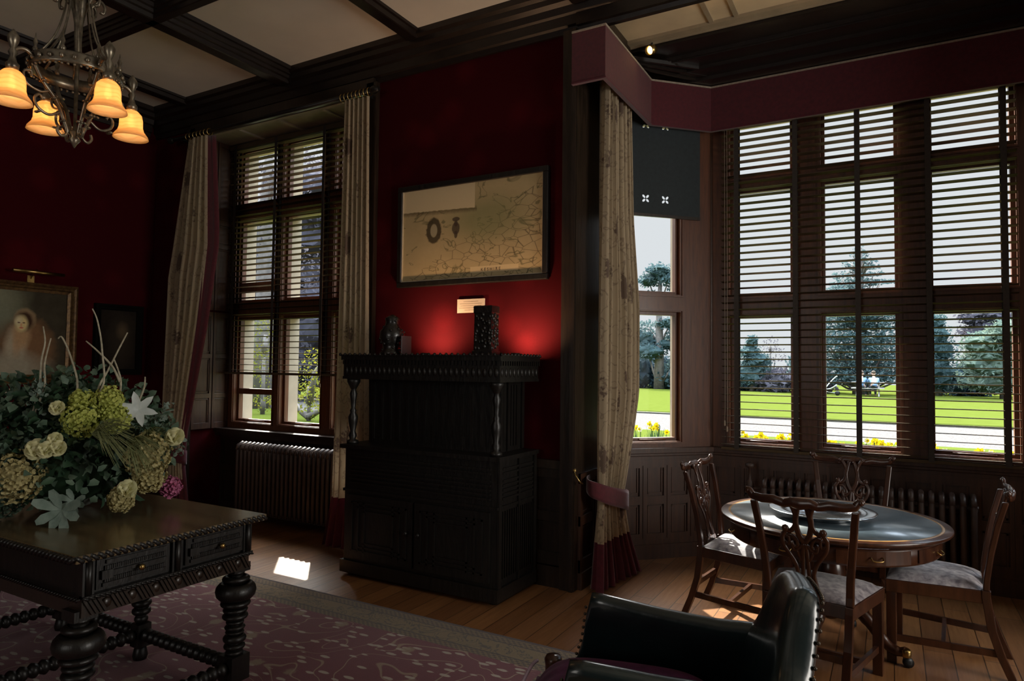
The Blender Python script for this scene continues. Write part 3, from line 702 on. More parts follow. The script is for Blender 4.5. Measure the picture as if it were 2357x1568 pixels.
# ================================================================== CARVED DRAW TABLE
TX1, TY0, TY1, TZ = -2.66, 1.41, 2.29, .87
TX0 = -4.95
t = thing('carved_oak_table', 'long carved oak table with turned legs holding the flowers', 'table', (-3.8, 1.85, .012))
TL = Matrix.Translation((3.8, -1.85, -.012))
b = MB(); b.T = TL; b.box(TX0, TY0, TZ-.03, TX1, TY1, TZ); b.build('tabletop', TABLE_OAK, t, bevel=.004)
def rope(mb, a, c, r, pitch=.032, turns=None):
    a, c = Vector(a), Vector(c); L = (c-a).length; n = int(L/pitch); d = (c-a)/L; o = d.orthogonal().normalized(); q = d.cross(o)
    up_ = Vector((0, 0, 1)); o = (up_-d*up_.dot(d)).normalized(); q = d.cross(o)
    for k in range(n):
        m_ = a+d*(L*(k+.5)/n); e = d*pitch*.62
        mb.tube([m_-e-o*r*.55+q*r*.2, m_-e*.3-o*r*.25+q*r*.5, m_+e*.3+o*r*.25+q*r*.5, m_+e+o*r*.55+q*r*.2], [r*.35, r*.6, r*.6, r*.35], 6)
    return mb
b = MB(); b.T = TL
rope(b, (TX1+.004, TY1, TZ-.015), (TX1+.004, TY0, TZ-.015), .019, .027)
rope(b, (TX0, TY0-.004, TZ-.015), (TX1, TY0-.004, TZ-.015), .019, .027)
b.build('rope_edge', OAK_BLACK, t)
# apron with two drawers on the end, lower carved frieze
AX1, AY0, AY1 = TX1-.045, TY0+.05, TY1-.05
b = MB(); b.T = TL; b.box(TX0+.05, AY0, .69, AX1-.02, AY1, TZ-.03)
for y in (AY0, (AY0+AY1)/2-.02, AY1-.045): b.box(AX1-.02, y, .69, AX1, y+.045, TZ-.03); b.tube([(AX1+.002, y+.022, .70), (AX1+.002, y+.022, TZ-.035)], .013, 8)
b.box(AX1-.02, AY0, .685, AX1+.012, AY1, .70); b.build('apron', OAK_BLACK, t)
b = MB(); b.T = TL; rope(b, (AX1+.016, AY1, .69), (AX1+.016, AY0, .69), .010, .02); rope(b, (TX0+.05, AY0-.014, .69), (AX1+.01, AY0-.014, .69), .010, .02); b.build('lower_rope', OAK_BLACK, t)
b = MB(); b.T = TL; b.box(TX0+.07, AY0+.005, .615, AX1-.01, AY1-.005, .685)
n = 44
for k in range(n):
    y = lerp(AY0+.01, AY1-.02, k/n)
    if k % 6 < 4: b.bar((AX1-.006, y, .683), (AX1-.006, y+.034, .622), .010, .012, (1, 0, 0))
    elif k % 6 == 4: b.ball((AX1-.008, y+.02, .652), .022, 8, (.5, 1, 1))
b.build('carved_frieze', OAK_DARK, t)
for k in range(2):
    y0 = AY0+.055+k*((AY1-AY0)/2-.01); y1 = y0+(AY1-AY0)/2-.085
    b = MB(); b.T = TL; b.box(AX1-.02, y0, .71, AX1-.006, y1, TZ-.045)
    for q in range(3):
        zz = [.718, .762, .806][q]; b.box(AX1-.006, y0+.02+.006*q, zz, AX1+.004+.004*(q == 1), y1-.02, zz+.014)
    m_ = 30
    for j in range(m_):
        yy = lerp(y0+.03, y1-.03, j/(m_-1))
        for zz in (.742, .79): b.box(AX1-.006, yy-.003, zz-.008, AX1+.003, yy+.003, zz+.008)
    b.box(AX1-.006, y0+.012, .748, AX1+.012, y0+.055, .782)
    d_ = b.build('drawer', OAK_BLACK, t)
    b = MB(); b.T = TL; b.lathe([(.005, 0), (.006, .012), (.013, .018), (.012, .028), (.004, .032)], (AX1+.006, (y0+y1)/2+.01, .765), 10, 'x'); b.build('knob', BRASS, d_)
def spiral_leg(mb, x, y, z0, z1, big=True):
    """bulbous turned leg"""
    H = z1-z0; P = []
    def disc(zc, r, h):
        for k in range(7):
            a = -PI/2+PI*k/6; P.append((r*.62+r*.38*math.cos(a), zc+h/2*math.sin(a)))
    segs = [(.0, .036, .05), (.06, .040, .05), (.12, .064, .075), (.19, .094, .20), (.39, .070, .075), (.47, .058, .06), (.535, .060, .07), (.61, .042, .05), (.665, .048, .055), (.725, .044, .04), (.77, .054, .09), (.865, .050, .07), (.94, .042, .06)]
    if not big: segs = [(.01+.098*k, .043+.009*math.sin(k*1.9), .09) for k in range(10)]
    zz = z1
    for (f, r, h) in segs:
        disc(z1-f*H-h*H/2, r, h*H*.95)
    mb.lathe([(r, z) for r, z in P], (x, y, 0), 22)
for (x, y, big) in ((-2.77, 2.21, True), (-2.77, 1.49, True), (-3.52, 2.21, False), (-3.52, 1.49, False), (-4.30, 2.21, False), (-4.30, 1.49, False)):
    b = MB(); b.T = TL; spiral_leg(b, x, y, .20, .63, big)
    s_ = .05 if big else .036
    b.box(x-s_, y-s_, .085, x+s_, y+s_, .205); b.box(x-s_*.9, y-s_*.9, .60, x+s_*.9, y+s_*.9, .64)
    b.lathe([(.02, .085), (.03, .075), (s_*.95, .055), (s_*1.05, .035), (s_*.9, .015), (s_*.5, .012)], (x, y, 0), 16)
    b.build('leg', OAK_BLACK, t)
def bobbin(mb, a, c, r, pitch=.045):
    a, c = Vector(a), Vector(c); L = (c-a).length; n = max(2, int(L/pitch)); d = (c-a)/L; pts = []; rs = []
    for k in range(n*6+1):
        pts.append(a+d*(L*k/(n*6))); rs.append(r*(.58+.42*abs(math.sin(PI*k/6))))
    mb.tube(pts, rs, 10)
for a, c in (((-2.82, 2.21), (-3.48, 2.21)), ((-3.56, 2.21), (-4.26, 2.21)), ((-2.82, 1.49), (-3.48, 1.49)), ((-3.56, 1.49), (-4.26, 1.49)), ((-3.52, 2.17), (-3.52, 1.53)), ((-4.30, 2.17), (-4.30, 1.53)), ((-2.77, 2.16), (-2.77, 1.54))):
    b = MB(); b.T = TL; bobbin(b, (a[0], a[1], .15), (c[0], c[1], .15), .036); b.build('stretcher', OAK_BLACK, t)

# ================================================================== COURT CUPBOARD
CX0, CX1, CY0, CY1 = -3.68, -2.28, 3.87, 4.43
t = thing('court_cupboard', 'tall black carved oak court cupboard below the framed map', 'cabinet', (-2.98, 4.15, 0))
CT = Matrix.Translation((2.98, -4.15, 0))
def cb(): m = MB(); m.T = CT; return m
b = cb(); b.box(CX0+.02, CY0+.02, .08, CX1-.02, CY1, .98); b.box(CX0, CY0, .03, CX1, CY1, .12); b.box(CX0-.01, CY0-.012, .965, CX1+.012, CY1, .995)
b.box(CX0+.01, CY0+.008, .64, CX1-.008, CY1, .66)
for z in (.70, .73, .76, .79, .82, .87, .90): b.box(CX1-.02, CY0+.07, z, CX1-.006, CY1-.05, z+.014); b.box(CX0+.07, CY0+.006, z, CX1-.07, CY0+.02, z+.014)
for (y0_, y1_) in ((CY0+.02, CY0+.06), (CY0+.29, CY0+.31), (CY1-.04, CY1)): b.box(CX1-.022, y0_, .12, CX1-.004, y1_, .965)
for k in range(7):
    y = CY0+.085+.032*k; b.box(CX1-.02, y, .17, CX1-.010, y+.012, .62)
for k in range(6):
    y = CY0+.335+.032*k; b.box(CX1-.02, y, .17, CX1-.010, y+.012, .62)
b.build('lower_body', OAK_BLACK, t)
for s_ in (0, 1):
    x0_ = CX0+.06+s_*.645; b = cb(); b.box(x0_, CY0, .15, x0_+.625, CY0+.022, .62)
    for q in ((.05, .05), (.11, .08), (.17, .11)): b.box(x0_+q[0], CY0-.008, .15+q[1], x0_+.625-q[0], CY0, .162+q[1]); b.box(x0_+q[0], CY0-.008, .608-q[1], x0_+.625-q[0], CY0, .62-q[1])
    for q in (.05, .11, .17): b.box(x0_+q, CY0-.008, .2, x0_+q+.012, CY0, .57); b.box(x0_+.613-q, CY0-.008, .2, x0_+.625-q, CY0, .57)
    d_ = b.build('door', OAK_BLACK, t)
    b = cb(); b.ball((x0_+(.58 if s_ == 0 else .045), CY0-.02, .40), .016, 8); b.build('knob', IRON, d_)
b = cb(); b.box(CX0+.10, CY0+.19, .995, CX1-.12, CY1, 1.50)
for k in range(14):
    x = CX0+.14+k*.083
    if x < CX1-.16: b.box(x, CY0+.18, 1.03, x+.02, CY0+.19, 1.47)
for y in (CY0+.20, CY0+.30, CY1-.05): b.box(CX1-.12, y, 1.0, CX1-.105, y+.035, 1.5)
for y in (CY0+.25, CY0+.36, CY0+.40, CY0+.44): b.box(CX1-.12, y, 1.03, CX1-.112, y+.012, 1.47)
b.build('upper_body', OAK_BLACK, t)
for x in (CX0+.055, CX1-.055):
    b = cb(); b.lathe([(.045, .995), (.045, 1.02), (.022, 1.03), (.032, 1.06), (.02, 1.09), (.034, 1.16), (.038, 1.20), (.022, 1.235), (.026, 1.25), (.016, 1.27), (.022, 1.33), (.030, 1.38), (.018, 1.41), (.026, 1.425), (.05, 1.47), (.052, 1.50)], (x, CY0+.055, 0), 18); b.build('turned_post', OAK_BLACK, t)
b = cb(); b.box(CX0, CY0, 1.50, CX1, CY1, 1.64); b.box(CX0-.015, CY0-.015, 1.64, CX1+.015, CY1, 1.67)
for k in range(46):
    x = lerp(CX0, CX1-.015, k/45); b.box(x, CY0-.012, 1.608, x+.016, CY0, 1.638)
for k in range(18):
    y = lerp(CY0, CY1-.015, k/17); b.box(CX1, y, 1.608, CX1+.012, y+.016, 1.638)
for k in range(30):
    x = lerp(CX0+.03, CX1-.03, k/29); b.ball((x, CY0, 1.56), .022, 8, (.8, .4, 1.5))
for k in range(10):
    y = lerp(CY0+.03, CY1-.03, k/9); b.ball((CX1, y, 1.56), .022, 8, (.4, .8, 1.5))
b.box(CX0-.005, CY0-.005, 1.495, CX1+.006, CY1, 1.515); b.build('carved_frieze', OAK_BLACK, t)
b = cb(); b.box(CX0-.025, CY0-.025, 1.67, CX1+.025, CY1, 1.682)
for k in range(30): b.ball((lerp(CX0-.02, CX1+.02, k/29), CY0-.02, 1.682), .013, 6)
for k in range(13): b.ball((CX1+.02, lerp(CY0-.02, CY1-.02, k/12), 1.682), .013, 6)
b.build('cornice', OAK_BLACK, t)
for x in (CX0+.07, CX1-.07):
    for y in (CY0+.08, CY1-.07): b = cb(); b.lathe([(.03, 0), (.04, .008), (.04, .022), (.03, .03)], (x, y, 0), 14); b.build('foot', OAK_BLACK, t)

# things on top of the cupboard
t = thing('carved_ornament', 'tall black carved square ornament in front of the small wall card', 'ornament', (-2.57, 4.16, 1.683))
b = MB(); b.rings([[(-w, -w*.7, z), (w, -w*.7, z), (w, w*.7, z), (-w, w*.7, z)] for w, z in ((.085, 0), (.085, .03), (.075, .035), (.072, .30), (.078, .31), (.078, .355), (.070, .36))], False, True, False)
rnd = random.Random(2)
for k in range(34):
    f = rnd.random(); z = .045+.25*rnd.random()
    b.ball((lerp(-.065, .065, f), -.052, z), .010+.007*rnd.random(), 6, (1, .6, 1.3))
    b.ball((.074, lerp(-.045, .045, f), z), .010+.007*rnd.random(), 6, (.6, 1, 1.3))
b.build('carved_case', BLACKWOOD, t)
t = thing('carved_ornament', 'rounded black carved ornament at left end of cupboard top', 'ornament', (-3.44, 4.15, 1.683))
b = MB(); b.lathe([(.09, 0), (.095, .02), (.07, .04), (.075, .08), (.10, .14), (.095, .19), (.06, .23), (.05, .26), (.06, .29), (.03, .31), (.012, .32)], (0, 0, 0), 20)
for k in range(40):
    a = rnd.random()*2*PI; z = .03+.24*rnd.random(); r = interp([(0, .09), (.06, .07), (.14, .098), (.19, .092), (.23, .06), (.3, .05)], z)
    b.ball((r*math.cos(a), r*math.sin(a), z), .012, 6)
b.build('carved_body', BLACKWOOD, t)
t = thing('glass_panel', 'thin upright pale-edged panel standing on cupboard beside rounded ornament', 'stand', (-3.30, 4.15, 1.683))
b = MB(); b.box(-.006, -.06, 0, .006, .06, .15); b.build('upright_panel', M('smoked_perspex', (.10, .07, .07), None, 8, .15), t, bevel=.002)
for x, lb in ((-3.20, 'small black uplighter behind cupboard top, nearer the window curtain'), (-2.38, 'small black uplighter behind cupboard top, nearer the bay')):
    t = thing('uplighter', lb, 'lamp', (x, 4.26, 1.683))
    b = MB(); b.lathe([(.0, .0), (.032, .0), (.034, .006), (.034, .018), (.030, .019), (.028, .012)], (0, 0, 0), 16); b.build('housing', IRON, t)
    b = MB(); b.lathe([(.002, .010), (.027, .010), (.027, .013), (.002, .013)], (0, 0, 0), 14); b.build('lit_lens', emis('uplighter_lens', (1, .62, .3), 4), t)
    ld = bpy.data.lights.new('uplight', 'SPOT'); ld.energy = 15.0; ld.color = (1.0, .58, .32); ld.spot_size = math.radians(150); ld.spot_blend = 1; ld.shadow_soft_size = .03
    lo = bpy.data.objects.new('uplight', ld); COL.objects.link(lo); lo.location = (x, 4.26, 1.74); lo.rotation_euler = Vector((0, .75, .8)).to_track_quat('-Z', 'Y').to_euler()

# ================================================================== MAP, CARDS, PORTRAITS
def map_mat():
    m, nt, b = new_mat('old_map_paper'); v = coords(nt)
    n1 = noise(nt, v, 5, 4); n2 = noise(nt, v, 30, 3)
    base = mix_c(nt, n1, (.74, .54, .30), (.52, .38, .19)); base = mix_c(nt, math_n(nt, 'MULTIPLY', n2, .3), base, (.40, .29, .14))
    sp = N(nt, 'ShaderNodeSeparateXYZ'); nt.links.new(v, sp.inputs[0]); x, z = sp.outputs[0], sp.outputs[2]
    vv = coords(nt, rot=(0, .6, 0), scale=(1, 1, 1.8))
    r1 = noise(nt, vv, 3.4, 3, .5, .8); riv = step(nt, math_n(nt, 'ABSOLUTE', math_n(nt, 'SUBTRACT', math_n(nt, 'FRACT', math_n(nt, 'MULTIPLY', r1, 4)), .5)), .06, .01)
    vo = N(nt, 'ShaderNodeTexVoronoi', feature='DISTANCE_TO_EDGE'); vo.inputs['Scale'].default_value = 9; nt.links.new(vv, vo.inputs['Vector'])
    pl = math_n(nt, 'MULTIPLY', step(nt, vo.outputs['Distance'], .035, .01), math_n(nt, 'LESS_THAN', z, math_n(nt, 'ADD', math_n(nt, 'MULTIPLY', x, .55), -.03)))
    c = mix_c(nt, math_n(nt, 'MULTIPLY', riv, .75), base, (.17, .145, .06)); c = mix_c(nt, math_n(nt, 'MULTIPLY', pl, .7), c, (.12, .08, .04))
    g = ell(nt, v, .17, .08, .30, .16, .5, .9, n1); c = mix_c(nt, math_n(nt, 'MULTIPLY', g, .6), c, (.24, .25, .10))
    # frayed dark edge under the blank upper left patch
    edge = math_n(nt, 'ADD', math_n(nt, 'MULTIPLY', n2, .02), math_n(nt, 'MULTIPLY', x, .03))
    blank = math_n(nt, 'MULTIPLY', math_n(nt, 'GREATER_THAN', z, math_n(nt, 'SUBTRACT', .195, edge)), math_n(nt, 'LESS_THAN', x, .055))
    shade = math_n(nt, 'MULTIPLY', step(nt, math_n(nt, 'ABSOLUTE', math_n(nt, 'SUBTRACT', z, math_n(nt, 'SUBTRACT', .185, edge))), .03, .0), math_n(nt, 'LESS_THAN', x, .075))
    c = mix_c(nt, math_n(nt, 'MULTIPLY', shade, .65), c, (.09, .055, .02)); c = mix_c(nt, blank, c, (.84, .64, .39))
    # oval wreath cartouche and coat of arms
    wr_ = math_n(nt, 'MULTIPLY', ell(nt, v, -.345, .03, .075, .108, .08, .35, n2), 1)
    c = mix_c(nt, math_n(nt, 'MULTIPLY', wr_, .9), c, (.06, .04, .018)); c = mix_c(nt, ell(nt, v, -.345, .03, .035, .055, .1), c, (.5, .40, .25))
    for q in ((-.125, .105, .036, .018), (-.125, .07, .018, .025), (-.125, .03, .038, .05), (-.125, -.02, .016, .03)): c = mix_c(nt, math_n(nt, 'MULTIPLY', ell(nt, v, q[0], q[1], q[2], q[3], .1, .3, n2), .85), c, (.08, .045, .03))
    lab = math_n(nt, 'MULTIPLY', math_n(nt, 'MULTIPLY', math_n(nt, 'GREATER_THAN', x, .02), math_n(nt, 'LESS_THAN', x, .46)), math_n(nt, 'MULTIPLY', math_n(nt, 'GREATER_THAN', z, -.345), math_n(nt, 'LESS_THAN', z, -.295)))
    c = mix_c(nt, lab, c, (.78, .58, .33))
    nt.links.new(c, b.inputs['Base Color']); setin(b, Roughness=.6); return m
t = thing('framed_map', 'large old framed paper map on the red wall above cupboard', 'framed map', (-2.94, 4.47, 2.69))
b = MB(); fw_, fh_ = .715, .43
for (x0_, z0_, x1_, z1_) in ((-fw_, -fh_, fw_, -fh_+.045), (-fw_, fh_-.045, fw_, fh_), (-fw_, -fh_+.045, -fw_+.045, fh_-.045), (fw_-.045, -fh_+.045, fw_, fh_-.045)): b.box(x0_, -.02, z0_, x1_, .025, z1_)
b.build('frame', OAK_BLACK, t, bevel=.006)
b = MB(); b.box(-fw_+.04, .0, -fh_+.04, fw_-.04, .015, fh_-.04); b.build('map_sheet', map_mat(), t)
b = MB()
for (x0_, z0_, x1_, z1_) in ((-fw_+.043, -fh_+.043, fw_-.043, -fh_+.052), (-fw_+.043, -fh_+.052, -fw_+.052, fh_-.043), (fw_-.05, -fh_+.052, fw_-.043, fh_-.043)): b.box(x0_, -.01, z0_, x1_, .002, z1_)
b.build('slip_bead', M('pale_bead', (.62, .52, .38), None, 8, .4), t)
b = MB(); b.box(-fw_+.05, -.006, -fh_+.05, fw_-.05, -.004, fh_-.05); b.build('glazing', GLASS, t)
cu = bpy.data.curves.new('map_lettering', 'FONT'); cu.body = 'K E S H I R E'; cu.size = .034; cu.extrude = .0004; cu.align_x = 'CENTER'
tmp = bpy.data.objects.new('map_lettering_curve', cu); COL.objects.link(tmp); bpy.context.view_layer.update()
lm = bpy.data.meshes.new_from_object(tmp); bpy.data.objects.remove(tmp)
o = bpy.data.objects.new('map_lettering', lm); lm.materials.clear(); COL.objects.link(o); o.parent = t; o.location = (.21, -.001, -.335); o.rotation_euler = (PI/2, 0, 0); lm.materials.append(M('map_ink', (.17, .10, .055), None, 9, .8))
t = thing('label_card', 'small cream label card on red wall below the framed map', 'sign', (-2.92, 4.487, 2.085))
b = MB(); b.box(-.13, -.003, -.055, .13, .003, .055); b.build('card', CARD, t)
b = MB()
for k, w_ in enumerate((.07, .105, .10, .11, .06)): b.box(-w_, -.0036, .032-.017*k, w_, -.003, .036-.017*k)
b.build('print_lines', M('card_print', (.40, .33, .24), None, 20, .9), t)

# left wall local frames: local x runs with world +Y, local -y faces the room (+X)
def left_wall_thing(name, label, cat, y, z): return thing(name, label, cat, (-7.15, y, z), PI/2)
def picture(label, y, z, w, h, mat, gilt=GILT, m=.085):
    t = left_wall_thing('framed_portrait', label, 'painting', y, z)
    b = MB(); PR = [(0, -.02), (.0, -.055), (.02, -.065), (.035, -.05), (.05, -.055), (.06, -.035), (m, -.025), (m, -.01), (m, -.001), (0, -.001)]
    W2, H2 = w/2, h/2
    R = []
    for sx, sz in ((-1, -1), (1, -1), (1, 1), (-1, 1)): R.append([(sx*(W2-p_), q_, sz*(H2-p_)) for p_, q_ in PR])
    b.rings(R, True, False, False)
    k = 0
    while k < 60:
        zz = lerp(-H2+.1, H2-.1, k/59); b.ball((W2-.045, -.055, zz), .007, 6); b.ball((-W2+.045, -.055, zz), .007, 6); k += 1
    b.build('frame', gilt, t)
    b = MB(); b.box(-W2+m-.01, -.012, -H2+m-.01, W2-m+.01, -.002, H2-m+.01); b.build('canvas', mat, t)
    return t
P1 = painting_mat('portrait_painting', (.085, .075, .050), [(-.25, .28, .20, .30, (0.323, 0.323, 0.209), .8), (-.20, .0, .15, .35, (0.247, 0.266, 0.190), .6),
    (.015, -.16, .25, .26, (.17, .10, .055), .35), (.06, -.12, .20, .24, (.26, .14, .07), .25), (-.05, -.15, .085, .19, (.55, .46, .33), .3), (-.04, -.12, .03, .22, (0.570, 0.399, 0.247), .4), (-.10, -.33, .28, .13, (0.418, 0.380, 0.285), .5), (.0, -.02, .07, .12, (0.570, 0.361, 0.190), .4),
    (.022, .128, .088, .100, (0.494, 0.342, 0.190), .2), (.018, .112, .078, .090, (.07, .035, .02), .25), (-.004, .085, .052, .072, (0.900, 0.722, 0.361), .3), (-.03, .11, .028, .04, (0.900, 0.800, 0.513), .6),
    (-.028, .095, .012, .006, (0.228, 0.114, 0.076), .4), (.014, .095, .012, .006, (0.228, 0.114, 0.076), .4), (-.008, .072, .008, .018, (0.855, 0.475, 0.247), .5), (-.006, .047, .018, .007, (0.798, 0.228, 0.152), .4)])
picture('gilt framed portrait of person in white headband on the left wall', 3.22, 1.87, .94, .96, P1)
P2 = painting_mat('dim_portrait_painting', (.022, .018, .014), [(.04, .0, .12, .25, (.035, .028, .020), .5), (.05, .09, .05, .075, (.12, .085, .05), .6)])
picture('dim dark portrait on left wall, beside the corner curtain', 4.12, 1.84, .50, .74, P2, M('dull_black_frame', (.006, .005, .004), None, 20, .9, spec=.1), .05)
t = left_wall_thing('picture_light', 'slim metal picture light above the gilt framed portrait', 'picture light', 3.28, 2.44)
b = MB(); b.tube([(-.22, -.16, 0), (.22, -.16, 0)], .016, 12); b.build('lamp_tube', BRASS, t)
b = MB(); b.tube(bez([(0, -.16, 0), (0, -.12, .03), (0, -.05, 0), (0, -.004, -.05)], 6), .006, 8); b.box(-.03, -.008, -.09, .03, 0, -.02); b.build('bracket', BRASS, t)
t = left_wall_thing('label_card', 'small pale label card on left wall under the gilt portrait', 'sign', 3.06, 1.31)
b = MB(); b.box(-.10, -.006, -.035, .10, 0, .035); b.build('card', CARD, t)

# ================================================================== CHANDELIER
t = thing('chandelier', 'ornate bronze chandelier with lit amber glass bell shades over the flowers', 'chandelier', (-3.55, 1.80, CEIL))
Z = lambda z: z-CEIL
b = MB(); b.lathe([(.11, -.003), (.12, -.02), (.09, -.05), (.03, -.07), (.018, -.10), (.014, Z(3.5)), (.03, Z(3.48)), (.045, Z(3.42)), (.03, Z(3.36)), (.02, Z(3.30)), (.01, Z(3.05)), (.008, Z(2.76)), (.03, Z(2.745)), (.018, Z(2.725)), (.028, Z(2.71)), (.012, Z(2.69)), (.002, Z(2.67))], n=14); b.build('stem', BRONZE, t)
b = MB(); r0 = .185
b.rings([[((r0+dr)*math.cos(2*PI*k/40), (r0+dr)*math.sin(2*PI*k/40), Z(3.055+dz)) for dr, dz in ((.0, -.03), (.012, -.03), (.018, -.02), (.008, 0), (.018, .02), (.012, .03), (0, .03))] for k in range(40)], True, False)
for k in range(48):
    a = 2*PI*k/48; b.ball(((r0+.014)*math.cos(a), (r0+.014)*math.sin(a), Z(3.018)), .0075, 6)
for k in range(24):
    a = 2*PI*k/24; b.ball(((r0+.018)*math.cos(a), (r0+.018)*math.sin(a), Z(3.055)), .012, 6, (1, 1, 1.2))
b.build('crown_ring', BRONZE, t)
for k in range(8):
    a = 2*PI*(k+.5)/8; c, s_ = math.cos(a), math.sin(a)
    b = MB(); b.tube(bez([(c*r, s_*r, Z(z)) for r, z in ((.178, 3.08), (.150, 3.12), (.095, 3.22), (.060, 3.36), (.045, 3.52), (.040, 3.70))], 5), .009, 6, flat=.5)
    b.tube(bez([(c*r, s_*r, Z(z)) for r, z in ((.05, 3.40), (.085, 3.45), (.11, 3.425), (.105, 3.39), (.09, 3.395))], 4), [.007]*14+[.009]*3, 6); b.build('rod', BRONZE, t)
b = MB(); b.lathe([(.035, Z(3.66)), (.052, Z(3.68)), (.052, Z(3.71)), (.03, Z(3.73))], n=16); b.build('collar', BRONZE, t)
for k in range(8):
    a = 2*PI*k/8; c, s_ = math.cos(a), math.sin(a)
    b = MB(); b.lathe([(.010, Z(3.08)), (.014, Z(3.095)), (.006, Z(3.11)), (.011, Z(3.13)), (.004, Z(3.15)), (.001, Z(3.175))], (c*.19, s_*.19, 0), 8); b.build('finial', BRONZE, t)
bell = [(.022, .150), (.034, .146), (.050, .128), (.056, .098), (.057, .062), (.063, .040), (.082, .014), (.086, .0)]
for k in range(4):
    a = PI/2*k; c, s_ = math.cos(a), math.sin(a)
    def pt(r, z, off=0): return (c*r - s_*off, s_*r + c*off, Z(z))
    b = MB()
    b.tube(bez([pt(.190, 3.05), pt(.23, 3.075), pt(.27, 3.06), pt(.282, 3.02), pt(.282, 2.965)], 5), .010, 8)
    b.tube(bez([pt(.19, 3.02), pt(.15, 2.95), pt(.09, 2.88), pt(.055, 2.80), pt(.035, 2.74), pt(.06, 2.715), pt(.08, 2.735), pt(.075, 2.76)], 6), [.010]*24+[.007]*19, 8)
    b.tube(bez([pt(.07, 2.83), pt(.12, 2.80), pt(.17, 2.82), pt(.185, 2.86), pt(.165, 2.885), pt(.15, 2.865)], 5), .007, 6)
    b.tube(bez([pt(.12, 2.92), pt(.16, 2.90), pt(.22, 2.92), pt(.235, 2.97), pt(.205, 2.985), pt(.20, 2.955)], 5), .006, 6)
    for (r, z, sz) in ((.15, 2.955, .02), (.10, 2.885, .018), (.165, 2.80, .016), (.055, 2.79, .017)):
        for w_ in (-1, 0, 1): b.ball(pt(r+.004, z, w_*.014), sz*.62, 6, (1, 1, .7))
    b.build('scroll_arm', BRONZE, t)
    b = MB(); x_, y_ = c*.282, s_*.282
    b.lathe([(.012, Z(2.955)), (.026, Z(2.96)), (.028, Z(2.985)), (.018, Z(2.995)), (.012, Z(3.02)), (.02, Z(3.04)), (.010, Z(3.06)), (.022, Z(3.09)), (.026, Z(3.115)), (.010, Z(3.14)), (.003, Z(3.15))], (x_, y_, 0), 12); b.build('lamp_socket', BRONZE, t)
    b = MB(); b.lathe([(r, Z(2.805+z)) for r, z in bell]+[(r-.003, Z(2.805+z)) for r, z in reversed(bell)], (x_, y_, 0), 28, caps=False); sh_ = b.build('glass_shade', SHADE, t)
    b = MB(); b.lathe([(.002, Z(2.865)), (.013, Z(2.875)), (.016, Z(2.89)), (.010, Z(2.91)), (.008, Z(2.94))], (x_, y_, 0), 12); b.build('bulb', BULB, sh_)
    ld = bpy.data.lights.new('chandelier_bulb', 'POINT'); ld.energy = .28; ld.color = (1, .70, .38); ld.shadow_soft_size = .02
    lo = bpy.data.objects.new('chandelier_bulb', ld); COL.objects.link(lo); lo.location = (-3.55+x_, 1.80+y_, 2.845)

# ================================================================== BAY SPOTLIGHT
t = thing('spot_lamp', 'small lit ring spotlight under the bay ceiling beside the pelmet', 'spotlight', (-1.63, 5.06, 4.12))
b = MB(); b.T = Vector((-.30, -.80, -.45)).to_track_quat('Z', 'Y').to_matrix().to_4x4(); b.lathe([(.028, -.05), (.036, -.03), (.038, .03), (.034, .03), (.032, .0)], (0, 0, 0), 20, 'z'); b.build('lamp_ring', BRASS, t)
b = MB(); b.T = Vector((-.30, -.80, -.45)).to_track_quat('Z', 'Y').to_matrix().to_4x4(); b.lathe([(.002, .0), (.030, .0), (.024, .012), (.002, .018)], (0, 0, 0), 16); b.build('lit_lens', SPOTLENS, t)
b = MB(); b.tube([(0, 0, .02), (.01, 0, .05), (.01, 0, .075)], .006, 6); b.build('bracket', IRON, t)

# ================================================================== FLOWER ARRANGEMENT
rnd = random.Random(11)
BX, BY = -3.52, 1.93
t = thing('flower_arrangement', 'big bowl of green and cream artificial flowers with tall pale twigs', 'flowers', (BX, BY, TZ+.001))
LEAF_D = M('sage_leaves', (.15, .22, .15), (.07, .13, .09), 14, .6, trans=.15); LEAF_G = M('dark_green_leaves', (.045, .10, .05), (.02, .05, .03), 14, .5, trans=.15)
LEAF_B = M('downy_blue_green_leaf', (.26, .34, .29), (.17, .24, .20), 30, .8, trans=.15)
HYD = M('lime_hydrangea', (.62, .66, .18), (.40, .46, .10), 30, .7, trans=.2); HYC = M('dusty_cream_hydrangea', (.60, .53, .26), (.38, .34, .16), 30, .7, trans=.2)
ROSE = M('cream_rose', (.80, .78, .48), (.60, .60, .32), 20, .6, trans=.2); LILY = M('pale_lily', (.74, .80, .78), (.55, .62, .60), 20, .5, trans=.2)
GRASSM = M('feather_grass', (.40, .44, .22), (.28, .32, .14), 20, .7, trans=.2); TWIG = M('silvery_twig', (.50, .46, .34), (.30, .27, .19), 60, .8, bmp=.5); PINK = M('pink_hydrangea', (.55, .16, .30), (.35, .10, .2), 30, .7)
b = MB(); b.T = Matrix.Translation((-.10, -.06, 0)); b.lathe([(.002, 0), (.07, 0), (.10, .01), (.155, .06), (.19, .11), (.197, .115), (.185, .11), (.14, .06), (.002, .03)], (0, 0, 0), 32); b.build('bowl', M('glazed_bowl', (.25, .27, .26), (.2, .22, .21), 6, .2, coat=.5), t)
